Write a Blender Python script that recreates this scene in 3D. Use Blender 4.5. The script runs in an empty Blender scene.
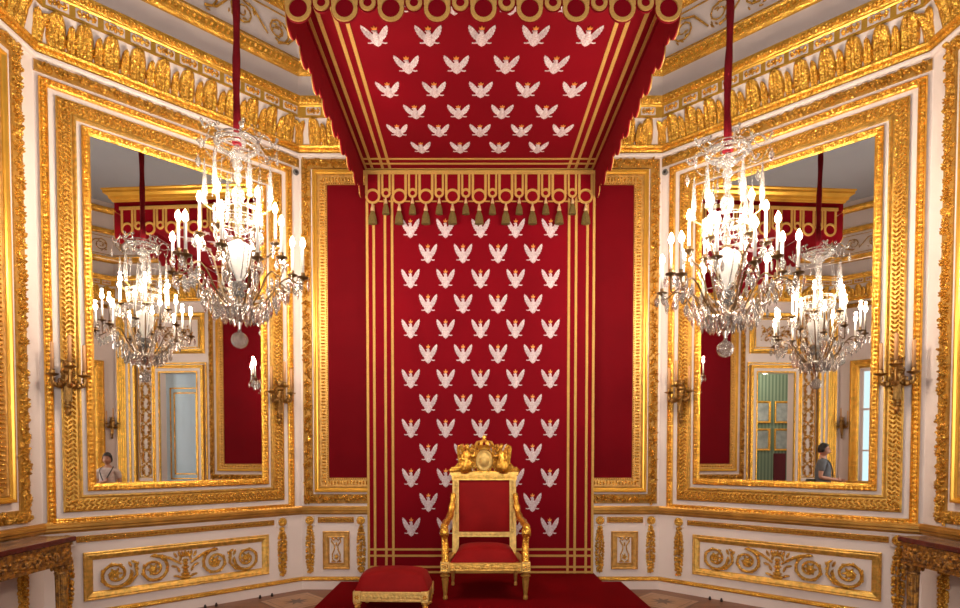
import bpy, math, random
import numpy as np
from mathutils import Vector, Matrix
random.seed(7)
PI = math.pi
SC = bpy.context.scene
C = SC.collection

# ------------------------------------------------------------------ camera, sky, exposure
cam_d = bpy.data.cameras.new('camera')
cam = bpy.data.objects.new('camera', cam_d); C.objects.link(cam)
cam.location = (-0.089, 0.0, 1.55)
cam.rotation_euler = (PI / 2 - 0.028, 0, 0)
cam_d.sensor_width = 36.0
cam_d.lens = 561.507 / 960 * 36.0
cam_d.shift_x = 0.00689
cam_d.shift_y = 0.172
cam_d.clip_start = 0.05
SC.camera = cam

SC.view_settings.view_transform = 'Standard'
SC.view_settings.look = 'None'
SC.view_settings.gamma = 1.0
SC.view_settings.use_curve_mapping = False
SC.view_settings.exposure = 0.15

world = bpy.data.worlds.new('sky'); SC.world = world
world.use_nodes = True
wb = world.node_tree.nodes['Background']
wb.inputs[0].default_value = (0.62, 0.86, 0.92, 1)
wb.inputs[1].default_value = 1.4

SC.cycles.use_denoising = True
SC.cycles.max_bounces = 8
SC.cycles.glossy_bounces = 6
SC.cycles.transparent_max_bounces = 16
SC.cycles.sample_clamp_indirect = 16.0
SC.cycles.caustics_reflective = False
SC.cycles.caustics_refractive = False

CANDLE_W = 11.5          # one chandelier candle
WINDOW_W = 300.0        # daylight entering by the tall window behind the camera

# ------------------------------------------------------------------ materials
def nodes(m):
    return m.node_tree.nodes, m.node_tree.links

def mat(name, col, rough=0.5, metal=0.0, var=0.0, vscale=8.0, bump=0.0, bscale=60.0, sheen=0.0, emit=None, estr=0.0,
        col2=None, spec=0.5, trans=0.0, detail=3.0):
    m = bpy.data.materials.new(name); m.use_nodes = True
    n, l = nodes(m)
    b = n['Principled BSDF']
    b.inputs['Base Color'].default_value = (*col, 1)
    b.inputs['Roughness'].default_value = rough
    b.inputs['Metallic'].default_value = metal
    b.inputs['Specular IOR Level'].default_value = spec
    if trans: b.inputs['Transmission Weight'].default_value = trans
    if sheen:
        b.inputs['Sheen Weight'].default_value = sheen
        b.inputs['Sheen Roughness'].default_value = 0.4
        b.inputs['Sheen Tint'].default_value = (1, 0.25, 0.25, 1)
    if emit:
        b.inputs['Emission Color'].default_value = (*emit, 1)
        b.inputs['Emission Strength'].default_value = estr
    tc = n.new('ShaderNodeTexCoord')
    if var or col2:
        nz = n.new('ShaderNodeTexNoise'); nz.inputs['Scale'].default_value = vscale; nz.inputs['Detail'].default_value = detail
        l.new(tc.outputs['Object'], nz.inputs['Vector'])
        cr = n.new('ShaderNodeValToRGB')
        c2 = col2 or tuple(c * (1 - var) for c in col)
        cr.color_ramp.elements[0].position = 0.35; cr.color_ramp.elements[0].color = (*c2, 1)
        cr.color_ramp.elements[1].position = 0.65; cr.color_ramp.elements[1].color = (*col, 1)
        l.new(nz.outputs['Fac'], cr.inputs['Fac']); l.new(cr.outputs['Color'], b.inputs['Base Color'])
    if bump:
        nb = n.new('ShaderNodeTexNoise'); nb.inputs['Scale'].default_value = bscale; nb.inputs['Detail'].default_value = 2
        l.new(tc.outputs['Object'], nb.inputs['Vector'])
        bp = n.new('ShaderNodeBump'); bp.inputs['Strength'].default_value = bump; bp.inputs['Distance'].default_value = 0.02
        l.new(nb.outputs['Fac'], bp.inputs['Height']); l.new(bp.outputs['Normal'], b.inputs['Normal'])
    return m

M = {}
M['gold'] = mat('gilding', (1.0, 0.565, 0.088), 0.25, 0.82, var=0.30, vscale=14, bump=0.55, bscale=55)
M['gold_leaf'] = mat('gilded_carving', (1.0, 0.635, 0.115), 0.22, 0.80, col2=(0.62, 0.30, 0.045), vscale=50, bump=1.0, bscale=75)
M['rail_gilding'] = mat('worn_rail_gilding', (0.68, 0.37, 0.085), 0.36, 0.7, var=0.3, vscale=6)
M['gold_ground'] = mat('toned_gilding_ground', (0.52, 0.27, 0.05), 0.5, 0.4, var=0.3, vscale=30, bump=0.3, bscale=80)
M['acanthus'] = mat('acanthus_gilding', (1.0, 0.62, 0.10), 0.22, 0.78, col2=(0.58, 0.29, 0.04), vscale=26, bump=1.0, bscale=48)
M['gold_dull'] = mat('matt_gilding', (0.74, 0.41, 0.11), 0.42, 0.6, var=0.3, vscale=20, bump=0.3, bscale=60)
M['gold_smooth'] = mat('burnished_gilding', (0.86, 0.48, 0.07), 0.30, 0.66, var=0.15, vscale=5)
M['gold_pale'] = mat('pale_gilding', (0.88, 0.60, 0.19), 0.35, 0.65, var=0.3, vscale=25, bump=0.4, bscale=90)
M['gold_dull2'] = mat('antique_gilding', (0.92, 0.56, 0.13), 0.32, 0.72, var=0.35, vscale=25, bump=0.35, bscale=60)
M['bronze'] = mat('aged_bronze', (0.44, 0.25, 0.075), 0.28, 0.92, var=0.4, vscale=30, bump=0.3, bscale=80)
M['braid'] = mat('gold_braid', (0.68, 0.40, 0.10), 0.6, 0.25, var=0.2, vscale=120, bump=0.4, bscale=200)
M['tassel'] = mat('tassel_thread', (0.22, 0.15, 0.035), 0.7, 0.1, var=0.4, vscale=90, bump=0.6, bscale=200)
M['tassel_cap'] = mat('tassel_cap', (0.75, 0.50, 0.25), 0.6, 0.1, var=0.3, vscale=90)
M['white'] = mat('pale_lacquer', (0.84, 0.715, 0.67), 0.42, 0, var=0.05, vscale=2)
M['plaster'] = mat('ceiling_paint', (0.52, 0.54, 0.59), 0.8, 0, var=0.05, vscale=1)
M['velvet'] = mat('crimson_velvet', (0.205, 0.0007, 0.007), 0.8, 0, var=0.12, vscale=1.3, bump=0.1, bscale=300, sheen=0.04, spec=0.1)
M['damask'] = mat('wall_velvet', (0.155, 0.0006, 0.005), 0.8, 0, var=0.15, vscale=1.5, bump=0.1, bscale=300, sheen=0.03, spec=0.1)
M['seat'] = mat('seat_velvet', (0.30, 0.005, 0.006), 0.7, 0, var=0.18, vscale=4, bump=0.1, bscale=300, sheen=0.06, spec=0.15)
M['carpet'] = mat('red_carpet', (0.20, 0.0012, 0.004), 0.95, 0, var=0.12, vscale=3, bump=0.3, bscale=400, spec=0.05)
M['cord'] = mat('cord_velvet', (0.17, 0.006, 0.012), 0.8, 0, var=0.2, vscale=6, spec=0.1)
M['silver'] = mat('silver_thread', (0.86, 0.82, 0.84), 0.5, 0.1, col2=(0.60, 0.40, 0.44), vscale=85, bump=0.5, bscale=120)
M['orange'] = mat('crown_thread', (0.80, 0.30, 0.06), 0.5, 0.3)
M['marble'] = mat('pale_marble', (0.40, 0.27, 0.20), 0.12, 0, col2=(0.25, 0.17, 0.14), vscale=5, detail=8)
M['marble_red'] = mat('red_marble', (0.13, 0.018, 0.014), 0.2, 0, var=0.4, vscale=20)
M['table_gold'] = mat('table_gilding', (0.62, 0.33, 0.07), 0.4, 0.75, col2=(0.18, 0.10, 0.05), vscale=26, bump=0.5, bscale=60)
M['candle_white'] = mat('white_candle', (0.88, 0.85, 0.80), 0.4)
M['arm_bronze'] = mat('dark_bronze', (0.22, 0.13, 0.06), 0.3, 0.85, var=0.3, vscale=30)
M['candle_tan'] = mat('tan_wax', (0.72, 0.38, 0.17), 0.5, 0)
M['flame'] = mat('candle_bulb', (1, 0.9, 0.7), 0.4, 0, emit=(1, 0.87, 0.66), estr=40.0)
M['black'] = mat('black_rubber', (0.015, 0.013, 0.013), 0.5)
M['grey'] = mat('grey_metal', (0.20, 0.20, 0.21), 0.4, 0.5)
M['skin'] = mat('skin', (0.62, 0.33, 0.23), 0.55, 0)
M['skin_dark'] = mat('tanned_skin', (0.50, 0.25, 0.165), 0.55, 0)
M['hair'] = mat('dark_hair', (0.022, 0.014, 0.012), 0.5, 0, bump=0.5, bscale=120)
M['shirt_grey'] = mat('grey_cotton', (0.16, 0.18, 0.21), 0.85, 0, var=0.15, vscale=20)
M['shirt_white'] = mat('white_cotton', (0.70, 0.62, 0.58), 0.85, 0, col2=(0.55, 0.42, 0.40), vscale=30)
M['denim'] = mat('dark_trousers', (0.05, 0.06, 0.09), 0.85, 0)
M['lips'] = mat('lips', (0.45, 0.12, 0.10), 0.5)
M['blue_door'] = mat('pale_blue_paint', (0.55, 0.74, 0.90), 0.45, 0, var=0.05, vscale=2)
M['canvas'] = mat('landscape_painting', (0.42, 0.46, 0.44), 0.5, 0, col2=(0.20, 0.24, 0.22), vscale=4)
M['red_panel'] = mat('dark_red_cloth', (0.12, 0.006, 0.01), 0.8)

# mirror
m = bpy.data.materials.new('mirror_silvering'); m.use_nodes = True
b = m.node_tree.nodes['Principled BSDF']
b.inputs['Base Color'].default_value = (0.86, 0.85, 0.83, 1); b.inputs['Metallic'].default_value = 1; b.inputs['Roughness'].default_value = 0.0
M['mirror'] = m

# cut crystal: clear with bright facets
m = bpy.data.materials.new('cut_crystal'); m.use_nodes = True
n, l = nodes(m)
out = n['Material Output']; n.remove(n['Principled BSDF'])
tr = n.new('ShaderNodeBsdfTransparent'); tr.inputs[0].default_value = (0.93, 0.94, 0.96, 1)
gl = n.new('ShaderNodeBsdfGlossy'); gl.inputs[0].default_value = (1, 0.98, 0.96, 1); gl.inputs['Roughness'].default_value = 0.03
rf = n.new('ShaderNodeBsdfRefraction'); rf.inputs['IOR'].default_value = 1.45; rf.inputs['Roughness'].default_value = 0.05
tl = n.new('ShaderNodeAddShader'); t1_ = n.new('ShaderNodeBsdfTranslucent'); t1_.inputs[0].default_value = (0.82, 0.82, 0.82, 1); t2_ = n.new('ShaderNodeBsdfDiffuse'); t2_.inputs[0].default_value = (0.16, 0.16, 0.16, 1); l.new(t1_.outputs[0], tl.inputs[0]); l.new(t2_.outputs[0], tl.inputs[1])
fr = n.new('ShaderNodeFresnel'); fr.inputs['IOR'].default_value = 1.9
m1 = n.new('ShaderNodeMixShader'); m1.inputs[0].default_value = 0.25
m2 = n.new('ShaderNodeMixShader'); m3 = n.new('ShaderNodeMixShader'); m3.inputs[0].default_value = 0.26
l.new(tr.outputs[0], m1.inputs[1]); l.new(rf.outputs[0], m1.inputs[2])
l.new(m1.outputs[0], m3.inputs[1]); l.new(tl.outputs[0], m3.inputs[2])
l.new(fr.outputs[0], m2.inputs[0]); l.new(m3.outputs[0], m2.inputs[1]); l.new(gl.outputs[0], m2.inputs[2])
l.new(m2.outputs[0], out.inputs['Surface'])
bp = n.new('ShaderNodeBump'); vo = n.new('ShaderNodeTexVoronoi'); vo.inputs['Scale'].default_value = 55; tcc = n.new('ShaderNodeTexCoord')
l.new(tcc.outputs['Object'], vo.inputs['Vector']); l.new(vo.outputs['Distance'], bp.inputs['Height']); bp.inputs['Strength'].default_value = 0.8; bp.inputs['Distance'].default_value = 0.02
for nn in (gl, rf, fr): l.new(bp.outputs['Normal'], nn.inputs['Normal'])
M['crystal'] = m
M['frosted'] = mat('frosted_crystal', (0.90, 0.88, 0.86), 0.25, 0, trans=0.35, bump=0.4, bscale=60)

# clear window glass
m = bpy.data.materials.new('window_glass'); m.use_nodes = True
n, l = nodes(m); out = n['Material Output']; n.remove(n['Principled BSDF'])
tr = n.new('ShaderNodeBsdfTransparent'); gl = n.new('ShaderNodeBsdfGlossy'); gl.inputs['Roughness'].default_value = 0.02
mx = n.new('ShaderNodeMixShader'); mx.inputs[0].default_value = 0.06
l.new(tr.outputs[0], mx.inputs[1]); l.new(gl.outputs[0], mx.inputs[2]); l.new(mx.outputs[0], out.inputs['Surface'])
M['glass'] = m

# parquet
m = bpy.data.materials.new('parquet'); m.use_nodes = True
n, l = nodes(m); b = n['Principled BSDF']; b.inputs['Roughness'].default_value = 0.42
tc = n.new('ShaderNodeTexCoord'); br = n.new('ShaderNodeTexBrick')
br.inputs['Scale'].default_value = 3.0; br.inputs['Color1'].default_value = (0.36, 0.15, 0.065, 1); br.inputs['Color2'].default_value = (0.26, 0.10, 0.045, 1)
br.inputs['Mortar'].default_value = (0.10, 0.05, 0.03, 1); br.inputs['Mortar Size'].default_value = 0.006; br.inputs['Brick Width'].default_value = 1.6; br.inputs['Row Height'].default_value = 0.35
nz = n.new('ShaderNodeTexNoise'); nz.inputs['Scale'].default_value = 18
mp = n.new('ShaderNodeMapping'); mp.inputs['Scale'].default_value = (1, 9, 1)
l.new(tc.outputs['Object'], br.inputs['Vector']); l.new(tc.outputs['Object'], mp.inputs[0]); l.new(mp.outputs[0], nz.inputs['Vector'])
mx = n.new('ShaderNodeMix'); mx.data_type = 'RGBA'; mx.blend_type = 'MULTIPLY'; mx.inputs[0].default_value = 0.5
l.new(br.outputs['Color'], mx.inputs[6]); l.new(nz.outputs['Color'], mx.inputs[7]); l.new(mx.outputs[2], b.inputs['Base Color'])
M['parquet'] = m
M['oak'] = mat('light_oak_inlay', (0.50, 0.27, 0.14), 0.3, 0, var=0.2, vscale=9)
M['walnut'] = mat('dark_walnut_inlay', (0.13, 0.06, 0.035), 0.3, 0, var=0.3, vscale=9)

# striped green wall cloth
m = bpy.data.materials.new('green_striped_cloth'); m.use_nodes = True
n, l = nodes(m); b = n['Principled BSDF']; b.inputs['Roughness'].default_value = 0.8
tc = n.new('ShaderNodeTexCoord'); wv = n.new('ShaderNodeTexWave'); wv.bands_direction = 'Y'; wv.inputs['Scale'].default_value = 3.0
l.new(tc.outputs['Object'], wv.inputs['Vector'])
cr = n.new('ShaderNodeValToRGB'); cr.color_ramp.elements[0].color = (0.10, 0.16, 0.10, 1); cr.color_ramp.elements[1].color = (0.24, 0.32, 0.21, 1)
l.new(wv.outputs['Fac'], cr.inputs['Fac']); l.new(cr.outputs['Color'], b.inputs['Base Color'])
M['green'] = m

M['silver_metal'] = mat('silvered_metal', (0.75, 0.72, 0.68), 0.25, 0.9, var=0.2, vscale=30)

# ------------------------------------------------------------------ mesh collecting helper
class MB:
    def __init__(s): s.v = []; s.f = []
    def add(s, vs, fs):
        k = len(s.v); s.v += [tuple(p) for p in vs]; s.f += [tuple(i + k for i in f) for f in fs]; return s
    def box(s, x0, x1, y0, y1, z0, z1, T=None):
        vs = [Vector(p) for p in ((x0,y0,z0),(x1,y0,z0),(x1,y1,z0),(x0,y1,z0),(x0,y0,z1),(x1,y0,z1),(x1,y1,z1),(x0,y1,z1))]
        if T: vs = [T @ p for p in vs]
        return s.add(vs, [(0,3,2,1),(4,5,6,7),(0,1,5,4),(1,2,6,5),(2,3,7,6),(3,0,4,7)])
    def bevbox(s, x0, x1, y0, y1, z0, z1, b, T=None):
        # box with chamfered vertical and horizontal edges: stacked rings
        def ring(i, z): return [(x0+i,y0+b+0*i,z),(x0+b,y0+i,z),(x1-b,y0+i,z),(x1-i,y0+b,z),(x1-i,y1-b,z),(x1-b,y1-i,z),(x0+b,y1-i,z),(x0+i,y1-b,z)]
        rs = [ring(b*0.7, z0), ring(0, z0+b), ring(0, z1-b), ring(b*0.7, z1)]
        vs = [Vector(p) for r in rs for p in r]
        if T: vs = [T @ p for p in vs]
        fs = [tuple(reversed(range(8))), tuple(range(24, 32))]
        for r in range(3):
            for i in range(8): fs.append((r*8+i, r*8+(i+1)%8, r*8+8+(i+1)%8, r*8+8+i))
        return s.add(vs, fs)
    def tube(s, pts, r, n=6, closed=False, cap=True):
        pts = [Vector(p) for p in pts]; N = len(pts)
        rs = r if isinstance(r, (list, tuple)) else [r]*N
        vs = []; prev = None
        for i, p in enumerate(pts):
            a = pts[(i-1) % N] if (closed or i > 0) else p
            c = pts[(i+1) % N] if (closed or i < N-1) else p
            t = (c-a); t = t.normalized() if t.length > 1e-9 else Vector((0,0,1))
            if prev is None:
                up = Vector((0,0,1)) if abs(t.z) < 0.9 else Vector((1,0,0))
                nn = t.cross(up).normalized()
            else:
                nn = (prev - t*prev.dot(t)); nn = nn.normalized() if nn.length > 1e-6 else t.orthogonal().normalized()
            prev = nn; bb = t.cross(nn)
            for k in range(n):
                a_ = 2*PI*k/n; vs.append(p + (nn*math.cos(a_) + bb*math.sin(a_))*rs[i])
        fs = []
        for i in range(N if closed else N-1):
            j = (i+1) % N
            for k in range(n):
                fs.append((i*n+k, i*n+(k+1)%n, j*n+(k+1)%n, j*n+k))
        if cap and not closed:
            fs.append(tuple(reversed(range(n)))); fs.append(tuple(range((N-1)*n, N*n)))
        return s.add(vs, fs)
    def lathe(s, prof, c=(0,0,0), n=12, sx=1, sy=1, T=None):
        vs = []; c = Vector(c)
        for r, z in prof:
            for k in range(n):
                a = 2*PI*k/n; vs.append(c + Vector((r*sx*math.cos(a), r*sy*math.sin(a), z)))
        if T: vs = [T @ p for p in vs]
        fs = []
        for i in range(len(prof)-1):
            for k in range(n): fs.append((i*n+k, i*n+(k+1)%n, (i+1)*n+(k+1)%n, (i+1)*n+k))
        fs.append(tuple(reversed(range(n)))); fs.append(tuple(range((len(prof)-1)*n, len(prof)*n)))
        return s.add(vs, fs)
    def ball(s, c, r, n=8, m=5, sc=(1,1,1), T=None):
        prof = [(max(1e-4, r*math.sin(PI*i/m)), -r*math.cos(PI*i/m)) for i in range(m+1)]
        vs = []; c = Vector(c)
        for q, z in prof:
            for k in range(n):
                a = 2*PI*k/n; vs.append(c + Vector((q*math.cos(a)*sc[0], q*math.sin(a)*sc[1], z*sc[2])))
        if T: vs = [T @ p for p in vs]
        fs = []
        for i in range(m):
            for k in range(n): fs.append((i*n+k, i*n+(k+1)%n, (i+1)*n+(k+1)%n, (i+1)*n+k))
        return s.add(vs, fs)
    # wall-local relief: x along wall, room side is -y, z up.  centre (x,z), base offset o, half sizes a (along dir), b, height h
    def dome(s, x, z, o, a, b, h, ang=0.0, n=6):
        ca, sa = math.cos(ang), math.sin(ang); vs = []
        for q, hh in ((1.0, -0.002), (0.78, h*0.62)):
            for k in range(n):
                t = 2*PI*k/n; u, w = a*q*math.cos(t), b*q*math.sin(t)
                vs.append((x+u*ca-w*sa, -(o+hh), z+u*sa+w*ca))
        vs.append((x, -(o+h), z))
        fs = []
        for k in range(n):
            j = (k+1) % n; fs.append((k, j, n+j, n+k)); fs.append((n+k, n+j, 2*n))
        return s.add(vs, fs)
    def rect_frame(s, x0, x1, z0, z1, prof):
        # mitred moulding: prof = (inset, offset) pairs
        vs = []
        for d, o in prof:
            vs += [(x0+d,-o,z0+d),(x1-d,-o,z0+d),(x1-d,-o,z1-d),(x0+d,-o,z1-d)]
        fs = []
        for i in range(len(prof)-1):
            for k in range(4):
                j = (k+1) % 4; fs.append((i*4+k, i*4+j, i*4+4+j, i*4+4+k))
        return s.add(vs, fs)
    def run(s, w, tl, tr, prof, close=True):
        # profile (o, z) swept along a wall of width w with mitred ends
        vs = []; N = len(prof)
        for o, z in prof: vs += [(-w/2+o*tl, -o, z), (w/2-o*tr, -o, z)]
        fs = [(2*i, 2*i+1, 2*i+3, 2*i+2) for i in range(N-1)]
        return s.add(vs, fs)
    def shell(s, G):
        R, K = len(G), len(G[0])
        fs = [(i*K+j, i*K+j+1, (i+1)*K+j+1, (i+1)*K+j) for i in range(R-1) for j in range(K-1)]
        return s.add([p for r in G for p in r], fs)
    def plate(s, pts, o0, o1):
        # flat outline in x,z extruded between offsets (room side -y)
        k = len(pts)
        vs = [(p[0], -o0, p[1]) for p in pts] + [(p[0], -o1, p[1]) for p in pts]
        fs = [tuple(range(k)), tuple(reversed(range(k, 2*k)))]
        for i in range(k): j = (i+1) % k; fs.append((i, k+i, k+j, j))
        return s.add(vs, fs)
    def mesh(s, name, material, smooth=False):
        me = bpy.data.meshes.new(name); me.from_pydata(s.v, [], s.f); me.validate(); me.update()
        for mm in (material if isinstance(material, (list, tuple)) else [material]): me.materials.append(mm)
        if smooth:
            me.polygons.foreach_set('use_smooth', [True]*len(me.polygons))
        return me

def obj(name, mb, material, parent=None, smooth=False, loc=None, rz=None, fix=True):
    me = mb.mesh(name, material, smooth) if isinstance(mb, MB) else mb
    if isinstance(mb, MB) and fix:
        import bmesh
        bm = bmesh.new(); bm.from_mesh(me); bmesh.ops.recalc_face_normals(bm, faces=bm.faces); bm.to_mesh(me); bm.free()
    o = bpy.data.objects.new(name, me); C.objects.link(o)
    if parent: o.parent = parent
    if loc is not None: o.location = loc
    if rz is not None: o.rotation_euler = (0, 0, rz)
    return o

def tag(o, label=None, cat=None, group=None, kind=None):
    if label: o['label'] = label
    if cat: o['category'] = cat
    if group: o['group'] = group
    if kind: o['kind'] = kind
    return o

def thing(name, label, cat, loc=(0,0,0), rz=0.0, group=None):
    o = bpy.data.objects.new(name, None); C.objects.link(o)
    o.location = loc; o.rotation_euler = (0, 0, rz); o.empty_display_size = 0.1
    return tag(o, label, cat, group)

def copy_tree(o, parent=None):
    c = o.copy(); C.objects.link(c); c.parent = parent
    for ch in [x for x in bpy.data.objects if x.parent == o]: copy_tree(ch, c)
    return c

# ------------------------------------------------------------------ the plan of the octagonal room
FZ, CZ = -0.175, 7.70                  # floor and ceiling
AL = math.radians(43.01)
WA = 2.62
HX, YB = 2.263, 7.10
SX = HX + WA*math.cos(AL); SY = YB - WA*math.sin(AL)
YS = -0.10                             # where the side walls end behind the camera
YF = YS - WA*math.sin(AL)
WS = SY - YS; YM = (SY + YS)/2
T1, T2 = math.tan(AL/2), math.tan((PI/2-AL)/2)
ca, sa = math.cos(AL), math.sin(AL)
# name: (origin xy, rotation, width, tan at left end, tan at right end)
WALLS = {
 'back':        ((0, YB), 0.0, 2*HX, T1, T1),
 'back_left':   ((-(HX+SX)/2, (YB+SY)/2), AL, WA, T2, T1),
 'back_right':  (((HX+SX)/2, (YB+SY)/2), -AL, WA, T1, T2),
 'left':        ((-SX, YM), PI/2, WS, T2, T2),
 'right':       ((SX, YM), -PI/2, WS, T2, T2),
 'front_left':  ((-(HX+SX)/2, (YF+YS)/2), PI-AL, WA, T1, T2),
 'front_right': (((HX+SX)/2, (YF+YS)/2), PI+AL, WA, T2, T1),
 'front':       ((0, YF), PI, 2*HX, T1, T1),
}
def wall_loc(w): (x, y), r, *_ = WALLS[w]; return (x, y, 0), r
def side_x(w, Y): return (Y-YM) if w == 'left' else (YM-Y)

# floor
me = MB(); pl = [(-HX,YB),(HX,YB),(SX,SY),(SX,YS),(HX,YF),(-HX,YF),(-SX,YS),(-SX,SY)]
k = len(pl)
me.add([(x*1.02,2.6+(y-2.6)*1.02,FZ) for x,y in pl]+[(x*1.02,2.6+(y-2.6)*1.02,FZ-0.1) for x,y in pl], [tuple(reversed(range(k))), tuple(range(k,2*k))]+[(i,(i+1)%k,k+(i+1)%k,k+i) for i in range(k)])
floor = tag(obj('floor', me, M['parquet']), 'brown parquet floor with lighter star medallions', kind='structure')
ceil = MB(); ceil.add([(x*1.02,2.6+(y-2.6)*1.02,CZ) for x,y in pl]+[(x*1.02,2.6+(y-2.6)*1.02,CZ+0.1) for x,y in pl], [tuple(range(k)), tuple(reversed(range(k,2*k)))]+[(i,k+i,k+(i+1)%k,(i+1)%k) for i in range(k)])
tag(obj('ceiling', ceil, M['plaster']), 'plain grey ceiling', kind='structure')

# floor medallions
for (mx_, my_) in ((-2.15, 6.50), (2.12, 6.50)):
    def poly(r, n, rot=0): return [(mx_+r*math.cos(rot+2*PI*i/n), my_+r*math.sin(rot+2*PI*i/n)) for i in range(n)]
    def flat(mb, pts, z0, z1):
        k = len(pts); mb.add([(x,y,z0) for x,y in pts]+[(x,y,z1) for x,y in pts], [tuple(reversed(range(k))), tuple(range(k,2*k))]+[(i,(i+1)%k,k+(i+1)%k,k+i) for i in range(k)])
    for r, n_, rot, z, mt in ((0.44, 4, 0, 0.001, 'walnut'), (0.42, 4, 0, 0.0016, 'oak'), (0.345, 4, 0, 0.0020, 'walnut'), (0.335, 4, 0, 0.0024, 'oak')):
        q = MB(); flat(q, poly(r, n_, rot), FZ-0.001, FZ+z); obj('inlay', q, M[mt], floor)
    st = []
    for i in range(16):
        r = 0.15 if i % 2 == 0 else 0.06; a = 2*PI*i/16; st.append((mx_+r*math.cos(a), my_+r*math.sin(a)))
    q = MB(); flat(q, st, FZ-0.001, FZ+0.0030); obj('star_inlay', q, M['walnut'], floor)

# walls
DOOR = (1.05, 2.02, 3.55)   # Y from, Y to, top of the side doorways
for w, ((x, y), r, wd, tl, tr) in WALLS.items():
    q = MB(); e = 0.06
    if w in ('left', 'right'):
        a, b_ = sorted((side_x(w, DOOR[0]), side_x(w, DOOR[1])))
        q.box(-wd/2-e, a, 0, 0.25, FZ, CZ); q.box(b_, wd/2+e, 0, 0.25, FZ, CZ); q.box(a, b_, 0, 0.25, DOOR[2], CZ)
    elif w == 'front':
        q.box(-wd/2-e, -1.1, 0, 0.25, FZ, CZ); q.box(1.1, wd/2+e, 0, 0.25, FZ, CZ)
        q.box(-1.1, 1.1, 0, 0.25, 4.9, CZ); q.box(-1.1, 1.1, 0, 0.25, FZ, 0.75)
    elif w in ('front_left', 'front_right'):
        wo = 0.12 if w == 'front_left' else -0.12
        q.box(-wd/2-e, wo-0.75, 0, 0.25, FZ, CZ); q.box(wo+0.75, wd/2+e, 0, 0.25, FZ, CZ)
        q.box(wo-0.75, wo+0.75, 0, 0.25, 3.62, CZ); q.box(wo-0.75, wo+0.75, 0, 0.25, FZ, 0.60)
    else:
        q.box(-wd/2-e, wd/2+e, 0, 0.12, FZ, CZ)
    tag(obj('wall_'+w, q, M['white'], loc=(x, y, 0), rz=r), 'pale lacquered wall, '+w.replace('_', ' ')+' side', kind='structure')

# ------------------------------------------------------------------ mouldings that run round the room
def bead_run(mb, x0, x1, z, o, pitch, a, b, h, n=6, ang=0):
    N = max(1, round((x1-x0)/pitch)); p = (x1-x0)/N
    for i in range(N): mb.dome(x0+(i+0.5)*p, z, o, a, b, h, ang, n)
def bead_rect(mb, x0, x1, z0, z1, o, pitch, a, b, h, n=6):
    for z in (z0, z1): bead_run(mb, x0, x1, z, o, pitch, a, b, h, n)
    N = max(1, round((z1-z0)/pitch)); p = (z1-z0)/N
    for x in (x0, x1):
        for i in range(N): mb.dome(x, z0+(i+0.5)*p, o, b, a, h, 0, n)
def foliage(mb, x0, z0, x1, z1, w, o, dens=1.0):
    L = math.hypot(x1-x0, z1-z0); dx, dz = (x1-x0)/L, (z1-z0)/L; base = math.atan2(dz, dx)
    N = int(L/0.022*dens)
    for i in range(N):
        t = (i+random.random())/N*L; s_ = (random.random()-0.5)*w*0.82
        a = random.uniform(0.020, 0.036); b_ = random.uniform(0.010, 0.018)
        mb.dome(x0+dx*t-dz*s_, z0+dz*t+dx*s_, o, a, b_, random.uniform(0.020, 0.050), base+random.choice((-0.8, 0.8, 2.2, 0.1))+random.uniform(-0.3, 0.3), 5)
    # main flowers at intervals
    M_ = max(1, int(L/0.14))
    for i in range(M_):
        t = (i+0.5)*L/M_; s_ = (-1)**i*w*0.10; cx_, cz_ = x0+dx*t-dz*s_, z0+dz*t+dx*s_
        mb.dome(cx_, cz_, o, 0.020, 0.020, 0.062, 0, 6)
        for q in range(6):
            a = q*PI/3+base; mb.dome(cx_+0.027*math.cos(a), cz_+0.027*math.sin(a), o, 0.018, 0.011, 0.048, a, 5)

def leaf_shell(x, z0, z1, w, prof, tip):
    # big acanthus leaf lying on the cavetto; prof(t) gives offset from the wall
    G = []
    for i in range(11):
        t = i/10; half = w/2*(0.84+0.16*math.sin(PI*min(1, t*1.25)))*(1 if t < 0.70 else math.sqrt(max(0.0, 1-((t-0.70)/0.30)**2*0.72)))
        row = []
        for j in range(13):
            s_ = -1+2*j/12; rib = math.cos(s_*PI*3.0)
            o = prof(min(t, 0.97))+0.006+0.052*(1-s_*s_)*(0.5+0.5*t)+0.013*rib*(1-0.4*t)+tip*max(0, t-0.60)*(1-0.4*s_*s_)
            if t > 0.9: o -= 0.25*(t-0.9)
            row.append((x+half*s_, -o, z0+(z1-z0)*(t if t < 0.9 else 0.9+0.5*(t-0.9))))
        G.append(row)
    return G

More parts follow.
